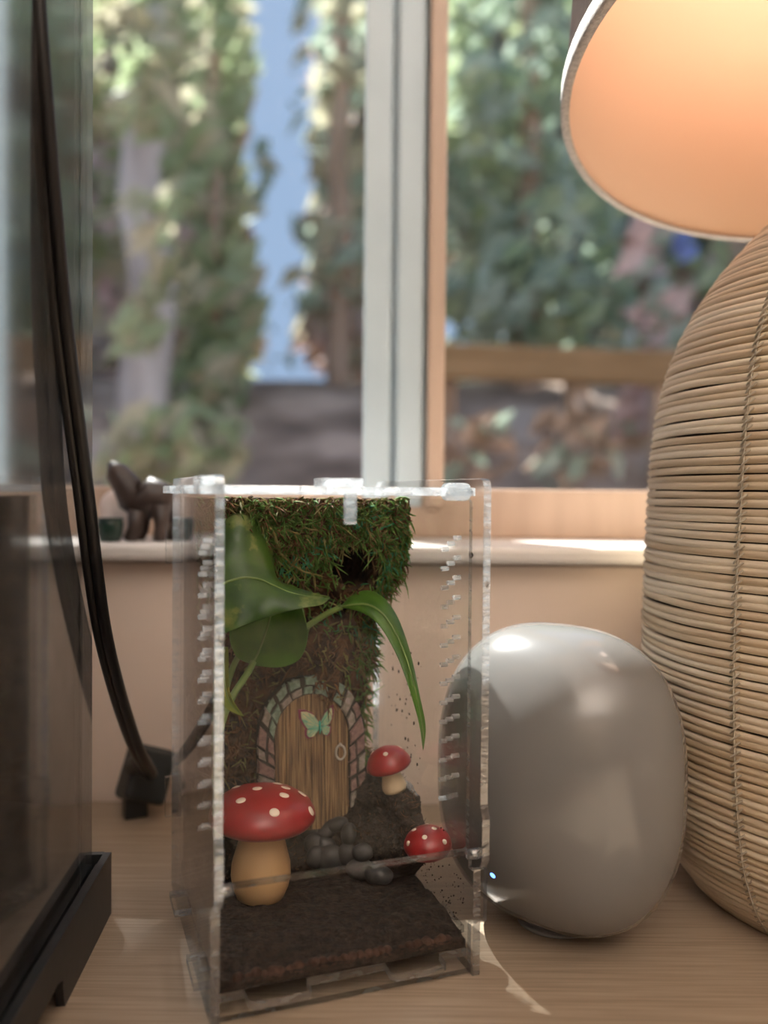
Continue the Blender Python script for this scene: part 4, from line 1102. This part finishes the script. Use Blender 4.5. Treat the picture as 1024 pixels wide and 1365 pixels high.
# ================================================================ GARDEN BEYOND THE WINDOW
vs = []; fs = []; n1, n2 = 70, 60
def bank_z(x, y):
    s = smooth(2.2, 6.5, y) * 1.25 - 0.25 + 0.12 * noise.noise(Vector((x * 0.7, y * 0.7, 0)))
    s += 0.10 * smooth(6.5, 16, y)
    return s - 0.35 * smooth(2.2, 0.8, y)
for i in range(n1 + 1):
    for j in range(n2 + 1):
        x = -9 + 18 * i / n1; y = 0.75 + 16 * (j / n2) ** 1.5; vs.append((x, y, bank_z(x, y)))
for i in range(n1):
    for j in range(n2):
        a_ = i * (n2 + 1) + j; fs.append((a_, a_ + n2 + 1, a_ + n2 + 2, a_ + 1))
structure(MB().add(vs, fs).build('garden_bank', 'bank_earth'), 'brown earth bank rising behind the window')
# timber rail on the bank (right pane)
rail = empty('timber_rail', (0.9, 3.9, bank_z(0.9, 3.9)), 0, 'golden brown timber rail on posts across the garden bank', 'fence rail')
ra = at_y(560, 458, 3.9); rb = at_y(930, 470, 3.9); rh = 46 / F * 3.9
bevel(MB().add([(ra.x, 3.86, ra.z - rh), (rb.x, 3.86, rb.z - rh), (rb.x, 3.94, rb.z - rh), (ra.x, 3.94, ra.z - rh), (ra.x, 3.86, ra.z), (rb.x, 3.86, rb.z), (rb.x, 3.94, rb.z), (ra.x, 3.94, ra.z)],
      [(0, 3, 2, 1), (4, 5, 6, 7), (0, 1, 5, 4), (1, 2, 6, 5), (2, 3, 7, 6), (3, 0, 4, 7)], 0, False).build('board', 'rail_timber', rail, world=True), 0.01)
for x in (ra.x + 0.12, (ra.x + rb.x) / 2 + 0.1, rb.x - 0.12):
    MB().box((x - 0.05, 3.95, bank_z(x, 4.0) - 0.1), (x + 0.05, 4.04, ra.z)).build('post', 'bark_brown', rail, world=True)
rg_ = random.Random(21)
def leaves(m, c, rad, n, size, mi=(0,), shell_=0.55):
    for _ in range(n):
        while True:
            d = Vector((rg_.uniform(-1, 1), rg_.uniform(-1, 1), rg_.uniform(-1, 1)))
            if shell_ < d.length < 1: break
        p = Vector(c) + Vector((d.x * rad[0], d.y * rad[1], d.z * rad[2]))
        s = size * rg_.uniform(0.6, 1.4)
        a = Vector((rg_.gauss(0, 1), rg_.gauss(0, 1), rg_.gauss(0, 1))).normalized(); b = a.orthogonal().normalized(); c2 = a.cross(b)
        w = 0.45 * s
        m.add([p - b * s * 0.5, p + c2 * w * 0.5 + a * s * 0.08, p + b * s * 0.5, p - c2 * w * 0.5 + a * s * 0.08], [(0, 1, 2, 3)], rg_.choice(mi), False)
def tree(name, label, px, Y, trunk_px, clumps, n, size, mats, bark, cat='tree', group=None, top_py=-200, mi=None):
    x = at_y(px, 600, Y).x; zg = bank_z(x, Y)
    r = empty(name, (x, Y, zg), 0, label, cat, group)
    if trunk_px:
        tz = at_y(px, top_py, Y).z; rr0 = trunk_px / 2 / F * Y; nseg = 14
        pts = [(x + 0.06 * rr0 * 10 * noise.noise(Vector((k * 0.4, px, 0))), Y + 0.3 * rr0 * noise.noise(Vector((k * 0.5, px, 4))), zg - 0.15 + (tz - zg + 0.15) * k / nseg) for k in range(nseg + 1)]
        MB().tube(pts, [rr0 * (1.15 - 0.5 * k / nseg) for k in range(nseg + 1)], 14).build('trunk', bark, r, world=True)
    m = MB(); tot = sum(c[2] * c[3] for c in clumps)
    for (cx, cy, rx, ry, dy) in clumps:
        c = at_y(cx, cy, Y + dy); k = F / (Y + dy)
        leaves(m, c, (rx / k, 0.7 * (rx + ry) / 2 / k, ry / k), int(n * rx * ry / tot), size, mi or tuple(range(len(mats))))
    props(m.build('foliage', list(mats), r, world=True, fix=False), kind='stuff')
    return r
tree('birch_tree', 'pale barked tree with sparse leaves seen through the left pane', 196, 4.6, 62, [(150, 80, 60, 130, 0.2), (215, 40, 60, 70, -0.3), (240, 200, 50, 90, 0.1), (150, 300, 40, 70, 0.3), (190, 130, 40, 60, -0.8), (205, 290, 36, 40, -0.8), (180, 430, 40, 40, -0.7), (225, 380, 30, 40, -0.7)], 285, 0.23, ('foliage_a', 'foliage_c'), 'bark_pale')
tree('leafy_tree', 'green leafy tree between the pale tree and the sky gap', 285, 5.2, 18, [(285, 60, 50, 120, 0), (275, 230, 50, 90, 0.2), (295, 400, 55, 90, 0), (270, 520, 60, 60, -0.2), (300, 590, 50, 50, -0.5)], 378, 0.25, ('foliage_a', 'foliage_a', 'foliage_c'), 'bark_brown')
tree('leafy_tree', 'dark leafed tree with brown trunk left of the mullion', 452, 5.6, 30, [(455, 60, 36, 90, 0), (450, 190, 36, 80, 0.2), (455, 350, 40, 70, 0), (470, 250, 30, 60, 0.5)], 176, 0.25, ('foliage_b', 'foliage_c'), 'bark_brown')
tree('leafy_tree', 'broad grey green tree filling the right pane', 700, 5.4, 36, [(680, 60, 110, 110, 0), (660, 230, 90, 110, 0.2), (740, 300, 90, 120, 0), (690, 400, 110, 70, -0.2), (800, 420, 60, 80, 0.2), (640, 130, 50, 60, -0.3)], 798, 0.26, ('foliage_b', 'foliage_b', 'foliage_a'), 'bark_brown')
tree('leafy_tree', 'leafy tree at the edge of the window behind the tank', 60, 4.8, 40, [(60, 100, 70, 150, 0), (70, 350, 60, 120, 0), (40, 560, 70, 80, 0)], 294, 0.25, ('foliage_a', 'foliage_c'), 'bark_brown')
tree('leafy_tree', 'leafy tree beyond the lamp shade', 980, 6.0, 34, [(980, 120, 130, 150, 0), (1040, 380, 120, 110, 0), (900, 500, 60, 80, 0.3)], 378, 0.26, ('foliage_b', 'foliage_a'), 'bark_brown')
tree('flowering_shrub', 'pink flowering shrub on the bank beside the lamp', 862, 4.4, 0, [(868, 330, 36, 40, 0), (850, 520, 34, 80, 0), (880, 430, 30, 60, 0.2)], 96, 0.21, ('petal_pink', 'petal_pink', 'foliage_b', 'bark_brown'), 'bark_brown', cat='shrub')
tree('flowering_shrub', 'small blue flowering shrub under the lamp shade', 914, 4.5, 0, [(914, 325, 13, 18, 0)], 5, 0.18, ('petal_blue',), 'bark_brown', cat='shrub')
tree('low_shrub', 'low green shrub on the bank above the sill stones', 210, 3.4, 0, [(175, 600, 50, 50, 0), (255, 600, 70, 60, 0.1)], 151, 0.16, ('foliage_c', 'foliage_a'), 'bark_brown', cat='shrub')
tree('low_shrub', 'dull green shrub growing below the timber rail', 650, 3.5, 0, [(640, 600, 60, 50, 0), (760, 590, 70, 60, 0.1)], 84, 0.16, ('bark_brown', 'foliage_b', 'bark_brown'), 'bark_brown', cat='shrub')

# taller trees farther back close the view; one gap of sky stays open between them
def far_tree(label, px, Y, clumps, n, mats):
    tree('distant_tree', label, px, Y, 20, clumps, n // 2, 0.48, mats, 'bark_brown', group='trees far behind the bank')
far_tree('distant pale green tree behind the pale barked tree', 180, 9.0, [(110, -60, 90, 150, 0), (200, 60, 90, 170, 0), (120, 250, 90, 160, 0), (210, 330, 80, 140, 0), (150, 450, 100, 80, 0)], 3600, ('foliage_c', 'foliage_a', 'bark_brown', 'petal_pink'))
far_tree('distant green tree bordering the gap of sky', 275, 9.8, [(270, -80, 60, 140, 0), (275, 120, 54, 150, 0), (270, 300, 58, 140, 0), (285, 450, 60, 80, 0)], 2200, ('foliage_a', 'foliage_a', 'foliage_c', 'bark_brown'))
far_tree('distant brownish tree right behind the mullion', 480, 9.4, [(480, -60, 62, 150, 0), (490, 150, 72, 150, 0), (485, 330, 75, 120, 0), (475, 440, 78, 60, 0)], 2600, ('foliage_c', 'bark_brown', 'foliage_b', 'petal_pink'))
far_tree('distant dull green tree behind the broad grey green tree', 680, 9.6, [(640, -60, 100, 150, 0), (740, 60, 110, 170, 0), (650, 230, 100, 160, 0), (760, 320, 110, 150, 0), (690, 440, 140, 80, 0)], 4200, ('foliage_b', 'foliage_b', 'bark_brown'))
far_tree('distant dark tree behind the lamp', 930, 9.0, [(900, 60, 110, 220, 0), (1000, 100, 130, 240, 0), (920, 330, 110, 140, 0), (1020, 400, 110, 120, 0)], 3600, ('foliage_b', 'bark_brown', 'petal_pink', 'foliage_a'))
far_tree('distant tree behind the tank', 20, 8.6, [(20, 0, 110, 200, 0), (0, 300, 120, 200, 0), (40, 450, 100, 90, 0)], 2600, ('foliage_a', 'foliage_c', 'bark_brown'))

far_tree('distant tree far along the bank past the tank', -230, 9.2, [(-230, 0, 120, 260, 0), (-190, 300, 130, 200, 0), (-260, 420, 130, 110, 0)], 3000, ('foliage_a', 'foliage_c', 'bark_brown'))
far_tree('distant tree far along the bank past the lamp', 1260, 9.2, [(1200, 0, 120, 260, 0), (1300, 280, 130, 220, 0), (1220, 420, 130, 110, 0)], 3000, ('foliage_b', 'foliage_a', 'bark_brown'))
# unseen crown added above the view to keep sun off the left desk
cx_ = Vector((-0.055 - 0.80, 0.33, 0.0)) + SUN_DIR * 6.0
oc = empty('sun_blocker_tree', (cx_.x - 0.9, cx_.y + 0.5, bank_z(cx_.x - 0.9, cx_.y + 0.5)), 0, 'unseen tree crown added to block sun from the desk', 'tree')
MB().tube([(oc.location.x, oc.location.y, oc.location.z - 0.2), (oc.location.x + 0.1, oc.location.y, 2.0), (cx_.x - 0.3, cx_.y + 0.2, cx_.z)], [0.16, 0.13, 0.08], 12).build('trunk', 'bark_brown', oc, world=True)
m = MB(); leaves(m, cx_, (0.78, 0.7, 0.6), 3600, 0.16, (0, 1), 0.0)
props(m.build('foliage', ['foliage_a', 'foliage_c'], oc, world=True, fix=False), kind='stuff')

tree('blossom_tree', 'pale blossoming tree around the pale barked trunk', 178, 6.2, 16, [(175, 300, 50, 70, 0), (185, 400, 55, 75, 0.2), (150, 480, 60, 50, 0)], 176, 0.30, ('petal_pink', 'petal_pink', 'foliage_c'), 'bark_pale')
tree('slender_tree', 'slender thin leafed tree standing in the gap of sky', 352, 7.5, 0, [(398, 60, 18, 110, 0), (340, 230, 18, 90, 0), (398, 350, 22, 80, 0), (360, 460, 46, 40, 0)], 46, 0.26, ('foliage_c', 'foliage_b'), 'bark_brown')
